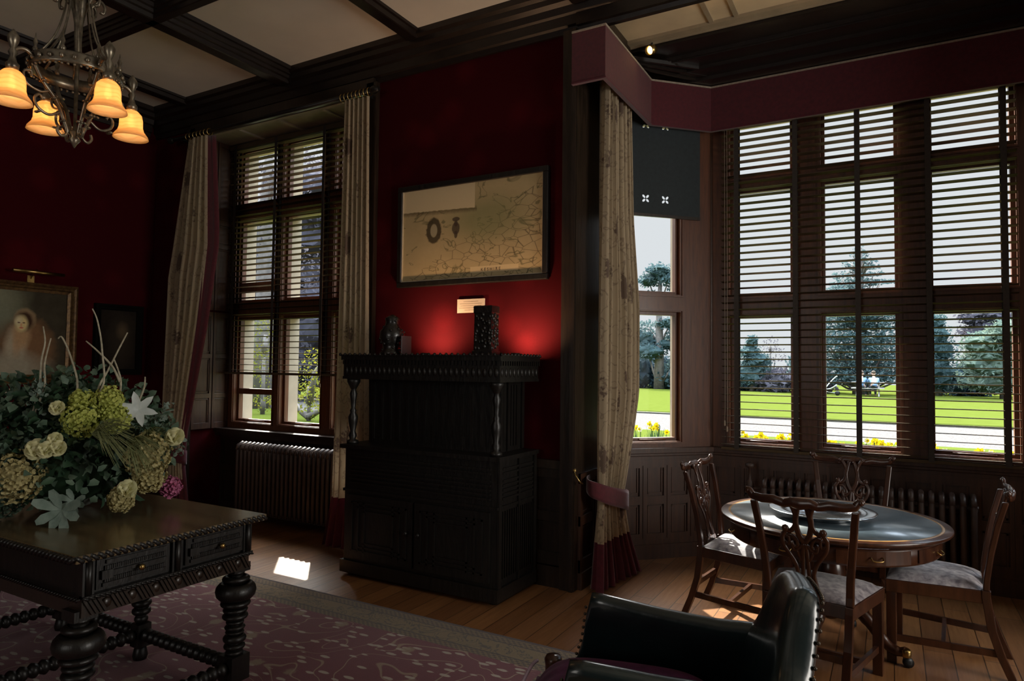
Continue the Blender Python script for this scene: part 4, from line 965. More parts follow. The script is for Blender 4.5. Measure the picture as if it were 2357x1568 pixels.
def leafpoly(mb, c, d, n_, L, w, cup=.2):
    """pointed leaf from c in direction d with face normal n_"""
    c, d, n_ = Vector(c), Vector(d).normalized(), Vector(n_); s_ = d.cross(n_)
    if s_.length < 1e-3: s_ = d.orthogonal()
    s_ = s_.normalized(); n_ = s_.cross(d)
    p_ = [c, c+d*L*.35+s_*w*.5+n_*cup*w, c+d*L*.75+s_*w*.36+n_*cup*w*.6, c+d*L-n_*cup*w, c+d*L*.75-s_*w*.36+n_*cup*w*.6, c+d*L*.35-s_*w*.5+n_*cup*w, c+d*L*.5]
    i = [mb.p(q) for q in p_]
    for q in ((0, 1, 6), (1, 2, 6), (2, 3, 6), (3, 4, 6), (4, 5, 6), (5, 0, 6)): mb.face([i[k] for k in q], True)
def petal(mb, c, d, n_, L, w, cup=.2):
    c, d, n_ = Vector(c), Vector(d).normalized(), Vector(n_); s_ = d.cross(n_)
    if s_.length < 1e-3: s_ = d.orthogonal()
    s_ = s_.normalized(); n_ = s_.cross(d)
    p_ = [c]+[c+d*L*a+s_*w*e+n_*w*f for a, e, f in ((.3, .36, cup*.3), (.7, .5, cup), (.97, .24, cup*.6), (.97, -.24, cup*.6), (.7, -.5, cup), (.3, -.36, cup*.3), (.65, 0, 0))]
    i = [mb.p(q) for q in p_]
    for q in ((0, 1, 7), (1, 2, 7), (2, 3, 7), (3, 4, 7), (4, 5, 7), (5, 6, 7), (6, 0, 7)): mb.face([i[k] for k in q], True)
def rdir(r=None):
    r = r or rnd
    while True:
        v = Vector((r.uniform(-1, 1), r.uniform(-1, 1), r.uniform(-1, 1)))
        if .05 < v.length < 1: return v.normalized()
def foliage(n, lo, hi, L, w, ex=(.47, .47, .42), zc=.28, bias=0):
    mb = MB()
    if lo < .5: mb.ball((-.115, -.065, zc-.02), 1, 14, (ex[0]*.62, ex[1]*.62, ex[2]*.62))
    for k in range(n):
        d = rdir(); d.z = abs(d.z)*.9-.25 if rnd.random() < .75 else d.z; d.normalize()
        r = rnd.uniform(lo, hi); c = Vector((d.x*ex[0]*r-.115, d.y*ex[1]*r-.065, zc+d.z*ex[2]*r))
        if c.z < .07: c.z = .07+rnd.random()*.05
        dd = (d*.7+rdir()*.8); leafpoly(mb, c, dd, rdir()+Vector((0, 0, .6)), L*rnd.uniform(.6, 1.2), w*rnd.uniform(.7, 1.2))
    return mb
foliage(2600, .30, .98, .060, .040).build('dark_foliage', LEAF_G, t)['label'] = 'dark green leafy filling'
foliage(1000, .70, 1.06, .046, .038).build('sage_foliage', LEAF_D, t)['label'] = 'grey-green eucalyptus-like sprays'
def floret_ball(c, r, n, mat, name, lab, fl=.03):
    mb = MB(); c = Vector(c)
    for k in range(n):
        zz = 1-2*(k+.5)/n; ph = k*2.39996; q = math.sqrt(1-zz*zz); d = Vector((q*math.cos(ph), q*math.sin(ph), zz))
        o_ = c+d*r*rnd.uniform(.80, 1.10); tq = d.orthogonal().normalized(); ang = rnd.random()*PI
        for j in range(4):
            a = ang+j*PI/2; e = tq*math.cos(a)+d.cross(tq)*math.sin(a); petal(mb, o_, e+d*rnd.uniform(.2, 1.1), d+rdir()*.4, fl*rnd.uniform(.6, 1.1)*.8, fl*.66, .25)
    mb.ball(c, r*.66, 10)
    o = mb.build(name, mat, t); o['label'] = lab; return o
# world-facing side is +x / -y; "right" in the photo is +x+y, "towards the viewer" is +x-y
def W_(r_, u_, z_):   # r_: along the photo's right, u_: towards the viewer
    return (r_*.87+u_*.49, r_*.49-u_*.87, z_)
for (r_, u_, z_, R_, m_, nm, lb) in ((.20, .22, .545, .062, HYD, 'hydrangea', 'lime green flower head'), (.105, .26, .545, .05, HYD, 'hydrangea', 'small lime green flower head'), (.12, .30, .46, .075, HYD, 'hydrangea', 'large lime green flower head'), (.24, .22, .46, .055, HYD, 'hydrangea', 'lime green flower head'),
        (.37, .18, .29, .095, HYC, 'hydrangea', 'big cream hydrangea head at the right'), (.37, .16, .18, .07, HYC, 'hydrangea', 'cream hydrangea head at the right'), (-.08, .42, .22, .105, HYC, 'hydrangea', 'dusty cream hydrangea head in front'), (-.17, .36, .33, .06, LEAF_D, 'hydrangea', 'greyish green flower head'),
        (-.30, .34, .50, .07, LEAF_D, 'hydrangea', 'pale grey-green cluster'), (-.36, .30, .30, .08, LILY, 'hydrangea', 'pale green white cluster'), (-.40, .32, .14, .08, HYD, 'hydrangea', 'lime cluster low at the left'), (-.22, .30, .10, .08, LEAF_D, 'hydrangea', 'grey green cluster low in front'),
        (.30, .26, .09, .05, HYC, 'hydrangea', 'cream floret cluster over the bowl rim'), (.385, -.02, .10, .045, PINK, 'hydrangea', 'drooping pink flower head')):
    floret_ball(W_(r_, u_, z_), R_, int(150*R_/.06), m_, nm, lb, .021)
def rose(c, r, d, mat=ROSE):
    mb = MB(); c = Vector(c); d = Vector(d).normalized(); a_ = d.orthogonal().normalized(); b_ = d.cross(a_)
    for ring, (rr, up_, n_) in enumerate(((.25, .75, 3), (.5, .55, 5), (.8, .25, 6), (1.0, .0, 7))):
        for k in range(n_):
            a = 2*PI*k/n_+ring*.5; e = a_*math.cos(a)+b_*math.sin(a); petal(mb, c+e*r*rr*.3, e*rr+d*(up_+.25), d-e*.3, r*.85, r*1.05, -.3)
    mb.ball(c+d*r*.3, r*.35, 8); return mb.build('rose', mat, t)
for (r_, u_, z_, R_) in ((.035, .46, .345, .042), (.085, .47, .345, .034), (.125, .455, .35, .032), (.10, .44, .385, .03), (.47, .12, .37, .04), (.33, .27, .14, .04), (.05, .36, .52, .03)): rose(W_(r_, u_, z_), R_, W_(.2, 1, .3))
def lily(c, r, d, n_=6):
    mb = MB(); c = Vector(c); d = Vector(d).normalized(); a_ = d.orthogonal().normalized(); b_ = d.cross(a_)
    for k in range(n_):
        a = 2*PI*k/n_; e = a_*math.cos(a)+b_*math.sin(a); leafpoly(mb, c, e+d*.45, d-e*.4, r, r*.42, .2)
    return mb.build('lily', LILY, t)
lily(W_(.31, .16, .50), .095, W_(.4, .8, .2)); lily(W_(-.36, .32, .47), .075, W_(-.2, .9, .4)); lily(W_(-.40, .30, .38), .07, W_(-.2, .9, .4))
for c_, L_ in (((.13, .42, .075), .115), ((.17, .40, .11), .07)):
    mb = MB()
    for a, l_ in ((-150, 1.0), (-110, .8), (-70, 1.05), (-20, .9), (20, 1.0), (160, 1.1), (110, .9)):
        petal(mb, W_(*c_), Vector(W_(math.cos(math.radians(a)), .25, math.sin(math.radians(a)))), W_(0, 1, .3), L_*l_, L_*.40, .1)
    mb.build('downy_leaf_sprig', LEAF_B, t)
def grass_spray(c, d, n_, L, mat=GRASSM, name='feather_grass', spread=.5):
    mb = MB(); c = Vector(c); d = Vector(d).normalized()
    for k in range(n_):
        e = (d+rdir()*spread).normalized(); p1 = c+e*L*.5; p2 = c+e*L*rnd.uniform(.8, 1)-Vector((0, 0, L*.25))
        mb.tube([c, p1, p2], [.0016, .0014, .0006], 3, caps=False)
    return mb.build(name, mat, t)
grass_spray(W_(.20, .34, .40), W_(1, .3, .15), 110, .24); grass_spray(W_(.30, .24, .36), W_(.9, .4, -.2), 90, .20); grass_spray(W_(-.25, .42, .44), W_(-1, .2, .3), 40, .22, LILY)
def vine(c, d, L, n_, mat=LEAF_D):
    mb = MB(); c = Vector(c); d = Vector(d).normalized(); pts = [c]; 
    for k in range(8): pts.append(pts[-1]+(d+rdir()*.25).normalized()*L/8)
    mb.tube(pts, .002, 4)
    for k in range(n_):
        i = rnd.randrange(2, 9); q = pts[i]+rdir()*.035; leafpoly(mb, q, rdir(), rdir(), .028, .022)
    return mb.build('trailing_sprig', mat, t)
vine(W_(.20, .1, .42), W_(1, .1, .25), .28, 46, LEAF_B); vine(W_(.24, .08, .36), W_(1, .1, .55), .24, 40, LEAF_D); vine(W_(.30, .05, .30), W_(.8, .1, .1), .18, 26, LEAF_B); vine(W_(-.1, .3, .48), W_(.1, .1, 1), .16, 30, LEAF_B)
TW = [[(-.03, .22, .45), (.075, .24, .66), (.08, .25, .88), (.06, .26, 1.02), (.045, .28, 1.08)], [(.17, .22, .5), (.17, .22, .66), (.20, .2, .78), (.245, .18, .90), (.265, .16, .965)], [(.19, .2, .70), (.15, .2, .79), (.08, .2, .86), (.02, .2, .91)],
      [(.20, .15, .45), (.215, .15, .62), (.20, .15, .69), (.175, .15, .75)], [(-.17, .25, .45), (-.20, .25, .60), (-.21, .26, .75), (-.195, .26, .84), (-.20, .27, .915)], [(-.16, .25, .45), (-.185, .25, .62), (-.20, .25, .74), (-.175, .25, .86)],
      [(-.02, .2, .45), (-.06, .2, .62), (-.11, .2, .77), (-.155, .2, .865), (-.175, .2, .86)], [(-.30, .2, .45), (-.40, .2, .60), (-.50, .2, .70), (-.57, .2, .86)], [(.26, .1, .5), (.30, .1, .60), (.305, .1, .66)]]
TSH = [(.10, -.10), (-.02, -.09), (.05, -.08), (0, 0), (.11, -.02), (.11, -.02), (.11, -.02), (.02, 0), (0, 0)]
for P, (sr_, sz_) in zip(TW, TSH):
    mb = MB(); pts = bez([W_(q[0]+sr_*max(0, min(1, (q[2]-.4)/.25)), q[1], q[2]+sz_*max(0, min(1, (q[2]-.5)/.25))) for q in P], 5); n_ = len(pts); mb.tube(pts, [lerp(.0062, .0030, k/(n_-1)) for k in range(n_)], 6); mb.build('twig', TWIG, t)
grass_spray(W_(.33, .12, .38), W_(.6, .5, .1), 60, .15)

# ================================================================== ROUND TABLE AND DISH
t = thing('round_table', 'round leather-topped pedestal table with chairs in the bay', 'table', (-.32, 4.37, 0))
b = MB(); b.lathe([(.001, .712), (.58, .712), (.59, .722), (.603, .725), (.609, .732), (.609, .741), (.606, .745), (.001, .745)], n=72); b.build('tabletop', MAHOGANY, t)
b = MB(); b.lathe([(.001, .7453), (.553, .7453), (.553, .7465), (.001, .7465)], n=72); b.build('leather_inset', TABLETOP_BLUE, t)
b = MB(); b.lathe([(.553, .7465), (.560, .7474), (.567, .7465), (.568, .7455)], n=72, caps=False); b.build('gilt_band', GOLDRIM, t)
b = MB(); b.lathe([(.54, .61), (.548, .615), (.548, .695), (.54, .70)], n=64, caps=False); b.lathe([(.30, .60), (.54, .61)], n=64, caps=False); b.build('apron', MAHOGANY, t)
for k in range(8):
    a0 = PI/4*k+.12; a1 = a0+PI/4-.10
    b = MB(); b.grid(lambda u, v: (.552*math.cos(lerp(a0, a1, u)), .552*math.sin(lerp(a0, a1, u)), lerp(.622, .69, v)), 8, 1, False); d_ = b.build('drawer_front', MAHOGANY, t, solid=.004)
    am = (a0+a1)/2; c, s_ = math.cos(am), math.sin(am); tx, ty = -s_, c
    b = MB(); b.tube(bez([(c*.556-tx*.03, s_*.556-ty*.03, .662), (c*.575-tx*.022, s_*.575-ty*.022, .648), (c*.575+tx*.022, s_*.575+ty*.022, .648), (c*.556+tx*.03, s_*.556+ty*.03, .662)], 5), .004, 6); b.build('handle', BRASS, d_)
b = MB(); b.lathe([(.13, .60), (.14, .585), (.07, .57), (.05, .54), (.065, .50), (.085, .44), (.075, .38), (.045, .33), (.055, .31), (.07, .30), (.07, .20), (.05, .18), (.03, .165)], n=24); b.build('pedestal', MAHOGANY, t)
for k, a in enumerate((-15, 75, 165, 255)):
    c, s_ = math.cos(math.radians(a)), math.sin(math.radians(a)); b = MB()
    b.tube(bez([(c*r, s_*r, z) for r, z in ((.05, .27), (.12, .27), (.21, .19), (.29, .10), (.35, .075), (.39, .085))], 6), [.034]*6+[.032]*6+[.028]*6+[.025]*7+[.022]*6, 10, flat=1.15, upv=(0, 0, 1)); l_ = b.build('leg', MAHOGANY, t)
    b = MB(); b.lathe([(.018, .055), (.024, .06), (.026, .09), (.018, .10)], (c*.39, s_*.39, 0), 12); b.build('castor_cup', BRASS, l_)
    b = MB(); b.T = Matrix.Translation((c*.39, s_*.39, .0)) @ Matrix.Rotation(math.radians(a+40), 4, 'Z'); b.lathe([(.006, -.012), (.026, -.012), (.028, 0), (.026, .012), (.006, .012)], (0.01, 0, .028), 16, 'y'); b.bar((.006, 0, .03), (0, 0, .06), .012, .03); b.build('castor', IRON, l_)
t = thing('pewter_dish', 'wide round pewter dish lying on the round table', 'dish', (-.36, 4.33, .7465))
b = MB(); b.lathe([(.001, .004), (.15, .004), (.155, .0), (.17, .0), (.175, .008), (.20, .030), (.215, .036), (.285, .040), (.290, .044), (.285, .047), (.215, .043), (.197, .037), (.168, .014), (.001, .012)], n=64); b.build('dish_body', STEEL, t)

# ================================================================== CHIPPENDALE CHAIRS
def make_chair(label):
    t = thing('splat_back_chair', label, 'chair', (0, 0, 0), 0, 'splat-back chairs round the table')
    # seat: front at +x
    def seatx(u): return lerp(-.215, .235, u)
    def seatw(u): return lerp(.205, .275, u)
    b = MB(); R = []
    for u in (0, 1): R.append([(seatx(u), -seatw(u), .385), (seatx(u), seatw(u), .385), (seatx(u), seatw(u), .452), (seatx(u), -seatw(u), .452)])
    b.rings(R, False, True, False); b.build('seat_rail', MAHOGANY, t, bevel=.004)
    b = MB(); nu, nv = 12, 12
    def top(u, v):
        w = seatw(u)-.006; y = lerp(-w, w, v); e = min(u, 1-u)*2; f = min(v, 1-v)*2; s_ = (1-(1-e)**4)*(1-(1-f)**4)
        return (seatx(u)+(-.004 if u > .5 else .004), y, .453+.045*s_**.6)
    b.grid(top, nu, nv); b.build('seat_cushion', SEATFAB, t)
    rx = [(0, -.335), (.12, -.285), (.25, -.245), (.42, -.222), (.50, -.225), (.65, -.245), (.80, -.275), (.93, -.310)]
    ry = [(0, .185), (.42, .192), (.60, .200), (.80, .222), (.93, .238)]
    X = lambda z: interp(rx, z)
    def post(zs, s_, mb, w0=.040, w1=.034, d=.030):
        R = []
        for z in zs:
            x, y = X(z), s_*interp(ry, z); w = lerp(w0, w1, z/.93)
            R.append([(x-d/2, y-w/2, z), (x+d/2, y-w/2, z), (x+d/2, y+w/2, z), (x-d/2, y+w/2, z)])
        mb.rings(R, False, True, False)
    zs1 = [0, .06, .12, .18, .25, .33, .42, .455]; zs2 = [.455, .50, .57, .65, .72, .80, .87, .93]
    for s_ in (-1, 1):
        b = MB(); post(zs1, s_, b, d=.04); b.build('leg', MAHOGANY, t, bevel=.003)
        b = MB(); post(zs2, s_, b); b.build('back_post', MAHOGANY, t, bevel=.006)
        b = MB(); b.box(.185, s_*.245-.024, 0, .233, s_*.245+.024, .386); b.build('leg', MAHOGANY, t, bevel=.003)
        b = MB(); b.bar((X(.13)+.01, s_*.186, .135), (.20, s_*.243, .135), .020, .034); b.build('stretcher', MAHOGANY, t)
    b = MB(); b.bar((-.03, -.215, .135), (-.03, .215, .135), .020, .030); b.build('stretcher', MAHOGANY, t)
    b = MB(); b.bar((X(.20), -.185, .205), (X(.20), .185, .205), .020, .034); b.build('stretcher', MAHOGANY, t)
    # crest rail: serpentine with scrolled ears
    b = MB(); P = [(-.272, .972, .009), (-.268, .985, .013), (-.255, .980, .017), (-.238, .955, .020), (-.19, .948, .022), (-.13, .952, .023), (-.08, .938, .021), (-.045, .950, .025), (0, .944, .030), (.045, .950, .025), (.08, .938, .021), (.13, .952, .023), (.19, .948, .022), (.238, .955, .020), (.255, .980, .017), (.268, .985, .013), (.272, .972, .009)]
    pts = []; rs = []
    for k in range(len(P)-1):
        for j in range(4):
            f = j/4; y, z, r = (lerp(P[k][i], P[k+1][i], f) for i in range(3)); pts.append((X(.93)-.012-.03*(1-(y/.27)**2), y, z)); rs.append(r)
    pts.append((X(.93)-.012, P[-1][0], P[-1][1])); rs.append(P[-1][2])
    b.tube(pts, rs, 10, flat=.55, upv=(1, 0, 0))
    b.ball((X(.93)-.012, -.262, .978), .017, 8, (.9, 1, 1)); b.ball((X(.93)-.012, .262, .978), .017, 8, (.9, 1, 1)); b.build('crest_rail', MAHOGANY, t)
    # pierced splat, strands traced in the back plane
    def YZ(px, py): return ((px-885)/1431, .95-(py-385)/1204)
    strands = [
        ([(790, 385), (822, 430), (838, 490), (820, 548), (785, 575), (758, 560)], .013), ([(865, 395), (838, 455), (828, 520), (845, 590), (880, 640)], .0115), ([(905, 395), (922, 455), (932, 520), (915, 590), (880, 640)], .0115),
        ([(762, 572), (735, 612), (742, 668), (775, 715), (812, 765), (832, 825), (822, 885), (810, 935), (818, 975)], .012), ([(768, 600), (800, 598), (832, 628), (838, 660), (812, 668), (795, 640)], .009),
        ([(795, 640), (812, 690), (846, 672), (880, 645)], .010), ([(742, 640), (770, 662), (780, 640), (775, 605)], .008), ([(880, 640), (872, 700), (868, 770), (862, 840), (842, 900), (850, 950), (885, 965)], .0115), ([(832, 690), (850, 730), (872, 760)], .009)]
    b = MB()
    for pts_, r in strands:
        for mir in (1, -1):
            P3 = []
            for px, py in pts_:
                y, z = YZ(px, py); P3.append((X(z)-.012*(1 if z > .6 else (z-.45)/.15), y*mir, z))
            b.tube(bez(P3, 4), r, 6, flat=.62, upv=(1, 0, 0))
    for mir in (1, -1):
        y, z = YZ(758, 560); b.ball((X(z)-.012, y*mir, z), .019, 8, (.7, 1, 1))
        y, z = YZ(1020, 385); b.ball((X(z)-.012, y*mir*.8, z), .012, 6, (.7, 1, 1))
    b.rings([[(X(z)-.012, -w, z), (X(z)+.004, -w, z), (X(z)+.004, w, z), (X(z)-.012, w, z)] for z, w in ((.452, .085), (.470, .075), (.485, .065))], False, True, False)
    b.build('splat', MAHOGANY, t)
    return t
ch = make_chair('carved splat-back chair with back to viewer, nearest the camera at round table')
ch.location = (-.345, 3.93, 0); ch.rotation_euler = (0, 0, math.radians(82))
dup(ch, (-.84, 4.60, 0), math.radians(-7), 'carved splat-back chair with sunlit seat at left of round table')
dup(ch, (.215, 4.55, 0), math.radians(176), 'carved splat-back chair seen from the side at right of round table')
dup(ch, (-.245, 5.15, 0), math.radians(-88), 'carved splat-back chair behind the round table, in front of radiator')

# ================================================================== LEATHER ARMCHAIR
t = thing('leather_armchair', 'dark green leather armchair with brass nails in the near foreground', 'armchair', (-.75, 2.34, .0), math.radians(196.6))
def zt(y):
    a = abs(y); return .90 if a < .10 else lerp(.66, .90, .5+.5*math.cos(PI*min(1, (a-.10)/.19)))
R = []
for k in range(25):
    y = lerp(-.285, .285, k/24); z1 = zt(y); xb = lambda z: lerp(-.30, -.40, (z-.3)/.6)-.0
    bow = .035*(1-(y/.285)**2); th = .115
    def q(x, z): return (x-bow, y, z)
    R.append([q(xb(.22)-th, .22), q(xb(.6)-th*1.0, .6), q(xb(z1)-th, z1-.05), q(xb(z1)-th*.85, z1-.015), q(xb(z1)-th*.5, z1), q(xb(z1)-th*.15, z1-.012), q(xb(z1), z1-.05), q(xb(.6)+.012, .6), q(xb(.5)+.02, .5), q(xb(.22)+.02, .22)])
b = MB(); b.rings(R, False, True, True); b.build('backrest', LEATHER, t, sub=1)
b = MB()
for k in range(34):
    y = lerp(-.275, .275, k/33); z1 = zt(y); b.ball((lerp(-.30, -.40, (z1-.3)/.6)-.113-.035*(1-(y/.285)**2), y, z1-.03), .0075, 6)
b.build('nail_row', IRON if False else M('antique_nails', (.10, .08, .06), None, 20, .35, metal=.8), t)
for s_ in (-1, 1):
    R = []
    for k in range(15):
        f = k/14; x = lerp(-.44, .24, f); y = s_*lerp(.268, .325, f); z = interp([(0, .635), (.3, .632), (.6, .648), (1, .683)], f); w = .036 if k < 14 else .030
        ring = [(x, y-w*.8, .26), (x, y-w*.85, z-.06)]+[(x, y-w*math.cos(PI*j/6), z-.03+w*math.sin(PI*j/6)) for j in range(7)]+[(x, y+w*.85, z-.06), (x, y+w*.8, .26)]
        R.append(ring)
    for (x, zz, w) in ((.262, .60, .028), (.275, .50, .026), (.30, .42, .026), (.36, .375, .026)):
        y = s_*.33; R.append([(x, y-w*.8, .26), (x, y-w*.85, max(.27, zz-.06))]+[(x, y-w*math.cos(PI*j/6), max(.275, zz-.03+w*math.sin(PI*j/6))) for j in range(7)]+[(x, y+w*.85, max(.27, zz-.06)), (x, y+w*.8, .26)])
    b = MB(); b.rings(R, False, True, True); a_ = b.build('arm', LEATHER, t)
    b = MB()
    for k in range(12):
        zz = lerp(.32, .62, k/11); x = interp([(.32, .40), (.38, .36), (.42, .305), (.5, .28), (.62, .265)], zz); b.ball((x, s_*.33, zz), .007, 6)
    b.build('nail_row', bpy.data.materials['antique_nails'], a_)
    b = MB(); b.lathe([(.02, .0), (.026, .02), (.018, .04), (.028, .12), (.032, .20), (.024, .23), (.034, .26), (.034, .37), (.038, .39), (.03, .405), (.004, .41)], (.40, s_*.345, 0), 16); b.build('leg', MAHOGANY, t)
    b = MB(); b.rings([[(x-w, s_*.25-w, z), (x+w, s_*.25-w, z), (x+w, s_*.25+w, z), (x-w, s_*.25+w, z)] for x, z, w in ((-.44, 0, .018), (-.40, .12, .02), (-.37, .24, .024))], False, True, False); b.build('leg', MAHOGANY, t)
b = MB(); b.rings([[(x, -w, .20), (x, w, .20), (x, w, .30), (x, -w, .30)] for x, w in ((-.38, .27), (.43, .33))], False, True, False); b.build('seat_frame', OAK_DARK, t, bevel=.01)
b = MB()
def cus(u, v):
    x = lerp(-.30, .46, u); w = lerp(.235, .31, u); y = lerp(-w, w, v); e = min(u, 1-u)*2; f = min(v, 1-v)*2
    s_ = (1-(1-e)**5)*(1-(1-f)**5); return (x, y, .33+.16*s_+.018*math.sin(u*PI)*math.sin(v*PI)+.004*math.sin(v*40+u*6)*(s_ if u > .85 else .2))
b.grid(cus, 30, 30); b.build('seat_cushion', PURPLE, t)
b = MB(); b.tube([(.457, lerp(-.285, .285, k/20), .345+.10*math.sin(PI*(.08+.84*k/20))**.4) for k in range(21)], .007, 6); b.build('cushion_piping', M('pale_piping', (.45, .30, .36), None, 20, .7), t)

# ================================================================== GARDEN
G = .30
b = MB(); b.box(-60, 13.8, G-.3, 40, 15.4, G-.02); b.box(-60, 15.3, G-.3, 40, 20.2, G-.06); struct(b.build('ground_path', GRAVEL))
b = MB(); b.box(-60, 19.9, G-.3, 40, 72, G)
b.prism([(19.8, G-.06), (19.95, G-.05), (20.0, G), (19.9, G)], -60, 40, 'x'); o = b.build('lawn', LAWN); tag(o, 'broad bright green mown lawn beyond the gravel path', 'lawn', kind='stuff')
b = MB(); b.box(-60, 19.72, G-.07, 40, 19.92, G-.015); tag(b.build('lawn_edging', EARTH), 'dark cut earth edge between lawn and gravel path', 'edging', kind='stuff')
b = MB(); b.box(-60, 6.4, G-.3, 40, 13.9, G+.0); b.box(-60, 5.35, G-.3, -2.7, 6.4, G); b.box(2.3, 5.35, G-.3, 40, 6.4, G); tag(b.build('grass_bed', LAWN), 'near strip of grass holding the daffodils under the windows', 'grass', kind='stuff')

rnd = random.Random(21)
def quad_leaf(mb, c, s_, flat=.0):
    d = rdir(rnd); 
    if flat: d = Vector((d.x, d.y, d.z*(1-flat))).normalized()
    e = d.cross(rdir(rnd)); 
    if e.length < 1e-3: e = d.orthogonal()
    e.normalize(); a = s_*rnd.uniform(.6, 1.3); w = a*rnd.uniform(.3, .6)
    i = [mb.p(c+d*a*.5), mb.p(c+e*w*.5), mb.p(c-d*a*.5), mb.p(c-e*w*.5)]; mb.face(i)
def rough_ball(mb, c, sc, n=12, m=8):
    R = []
    for j in range(m+1):
        th = PI*j/m; rr = max(math.sin(th), .03)
        R.append([(c[0]+sc[0]*rr*math.cos(2*PI*k/n)*(f_ := rnd.uniform(.55, 1.2)), c[1]+sc[1]*rr*math.sin(2*PI*k/n)*f_, c[2]+sc[2]*math.cos(th)*rnd.uniform(.75, 1.1)) for k in range(n)])
    mb.rings(R[::-1], False, True, False)
def tree(name, label, cat, x, y, trunk, blobs, mat, size, dens, group=None, flat=0, branches=True, core=.80):
    """trunk: [(dx,dy,z,r)]; blobs: (dx,dy,z,rx,ry,rz)"""
    t = thing(name, label, cat, (x, y, G), 0, group)
    if trunk:
        b = MB(); b.tube([(q[0], q[1], q[2]-G if q[2] else 0) for q in trunk], [q[3] for q in trunk], 8)
        if branches:
            for q in blobs:
                zt_ = q[2]-G; base = [p_ for p_ in trunk if p_[2] <= q[2]] or [trunk[0]]; p_ = base[-1]
                b.tube([(p_[0], p_[1], max(.1, p_[2]-G-.3)), ((p_[0]+q[0])/2, (p_[1]+q[1])/2, (p_[2]-G+zt_)/2+.1), (q[0], q[1], zt_)], [.09, .06, .02], 5)
        b.build('trunk', BARK, t)
    b = MB()
    for (dx, dy, z, rx, ry, rz) in blobs:
        if rz > .3: rough_ball(b, (dx, dy, z-G), (rx*core, ry*core, rz*core))
        n = min(4500, int(dens*(rx*ry+ry*rz+rx*rz)/(size*size)*4.2))
        for k in range(n):
            d = rdir(rnd); r = rnd.uniform(.45, 1.12)**.5*(1+.12*math.sin(d.x*7+dx)*math.cos(d.z*6))
            quad_leaf(b, Vector((dx+d.x*rx*r, dy+d.y*ry*r, z-G+d.z*rz*r)), size*1.35, flat)
    o = b.build('foliage', mat, t); return t
def lump(n, w, h0, h1, d=1.5, sx=1.0):
    out = []
    for k in range(n):
        f = k/(max(1, n-1)); x = lerp(-w, w, f)+rnd.uniform(-.3, .3); hz = lerp(h0, h1, rnd.random()); out.append((x, rnd.uniform(-d, d), hz*.5, w/n*1.6*sx+.4, 1.2, hz*.5))
    return out
# tall pine with a rounded crown seen through the canted light
tree('scots_pine', 'tall pine with domed crown and bare upper trunk, seen left of the bay', 'tree', -12.95, 42, [(0, 0, 0, .34), (.05, 0, 3, .28), (.0, 0, 5.2, .2), (.1, 0, 7.4, .1)],
     [(.0, 0, 7.85, 1.0, .9, .55), (-.7, 0, 7.3, .75, .8, .45), (.65, 0, 7.35, .7, .7, .4), (.1, 0, 7.2, 1.2, .8, .3), (-1.2, .1, 6.3, .7, .5, .25), (-.5, 0, 6.45, .5, .5, .2), (.9, .1, 6.75, .5, .4, .2),
      (.8, 0, 4.5, 1.1, .8, .45), (-.9, .3, 4.4, .9, .8, .3), (1.3, 0, 3.7, .9, .8, .5), (-1.2, 0, 3.6, 1.1, .8, .6), (.2, .4, 3.2, 1.6, .9, .5), (1.6, 0, 2.9, .9, .7, .6), (-.6, -.4, 2.7, 1.3, .8, .6)], F_PINE, .17, 1.0)
# dark hedge line along the far edge of the lawn
for i, (x, w, h, mt, lb) in enumerate(((-19.5, 2.6, 3.0, F_DARK, 'dark evergreen shrub far behind, left end of the lawn'), (-14.6, 2.3, 2.9, F_DARK, 'dark evergreen shrub at the foot of the tall pine'), (-10.6, 2.0, 2.5, F_PINE, 'blue-green shrub right of the tall pine'),
        (-7.9, 1.3, 2.2, F_DARK, 'dark shrub behind the left light of the bay window'), (-5.0, 1.6, 1.9, F_PURPLE, 'low purplish shrub left of the big cedar'), (3.0, 1.4, 2.7, F_DARK, 'dark evergreen shrub right of the big cedar'), (8.8, 2.6, 3.6, F_DARK, 'dark evergreen shrub at the right end of the lawn'))):
    tree('evergreen_shrub', lb, 'shrub', x, 43.5+(i % 2)*.8, None, lump(7, w, h*.75, h), mt, .26, 1.3, 'shrubs behind the lawn')
tree('holly_tree', 'dark conical tree in the left light of the bay window', 'tree', -7.35, 42.6, [(0, 0, 0, .16), (0, 0, 3.2, .06)], [(0, 0, 3.3, .42, .4, .45), (-.2, 0, 2.7, .75, .6, .5), (.25, 0, 2.1, 1.0, .7, .6), (0, 0, 1.3, 1.3, .8, .8)], F_PINE, .16, 1.1)
tree('bare_tree', 'spindly bare-twigged tree beside the dark conical tree', 'tree', -6.35, 43, [(0, 0, 0, .1), (0, 0, 3.0, .03)], [(0, 0, 3.1, .5, .4, .5), (.3, 0, 2.5, .6, .4, .5)], F_PURPLE, .10, .35, core=.05)
tree('conifer', 'mid-height conifer just left of the big cedar', 'tree', -4.55, 43.2, [(0, 0, 0, .2), (0, 0, 3.6, .06)], [(0, 0, 3.5, .45, .4, .5), (.2, 0, 2.9, .8, .6, .5), (.1, 0, 2.1, 1.1, .8, .7), (.1, 0, 1.3, 1.3, .8, .8)], F_CEDAR, .16, 1.0)
bl = [(0, 0, 8.45, .35, .3, .22)]
for k in range(26):
    f = k/25; z = lerp(8.1, 1.2, f); R_ = interp([(0, .5), (.12, 1.1), (.3, 1.9), (.5, 2.3), (1, 2.9)], f)
    for s_ in (-1, 0, 1):
        bl.append((s_*R_*rnd.uniform(.45, .75), rnd.uniform(-.6, .6), z+rnd.uniform(-.15, .1), R_*rnd.uniform(.35, .6), R_*.5, .10 if f < .35 else .26))
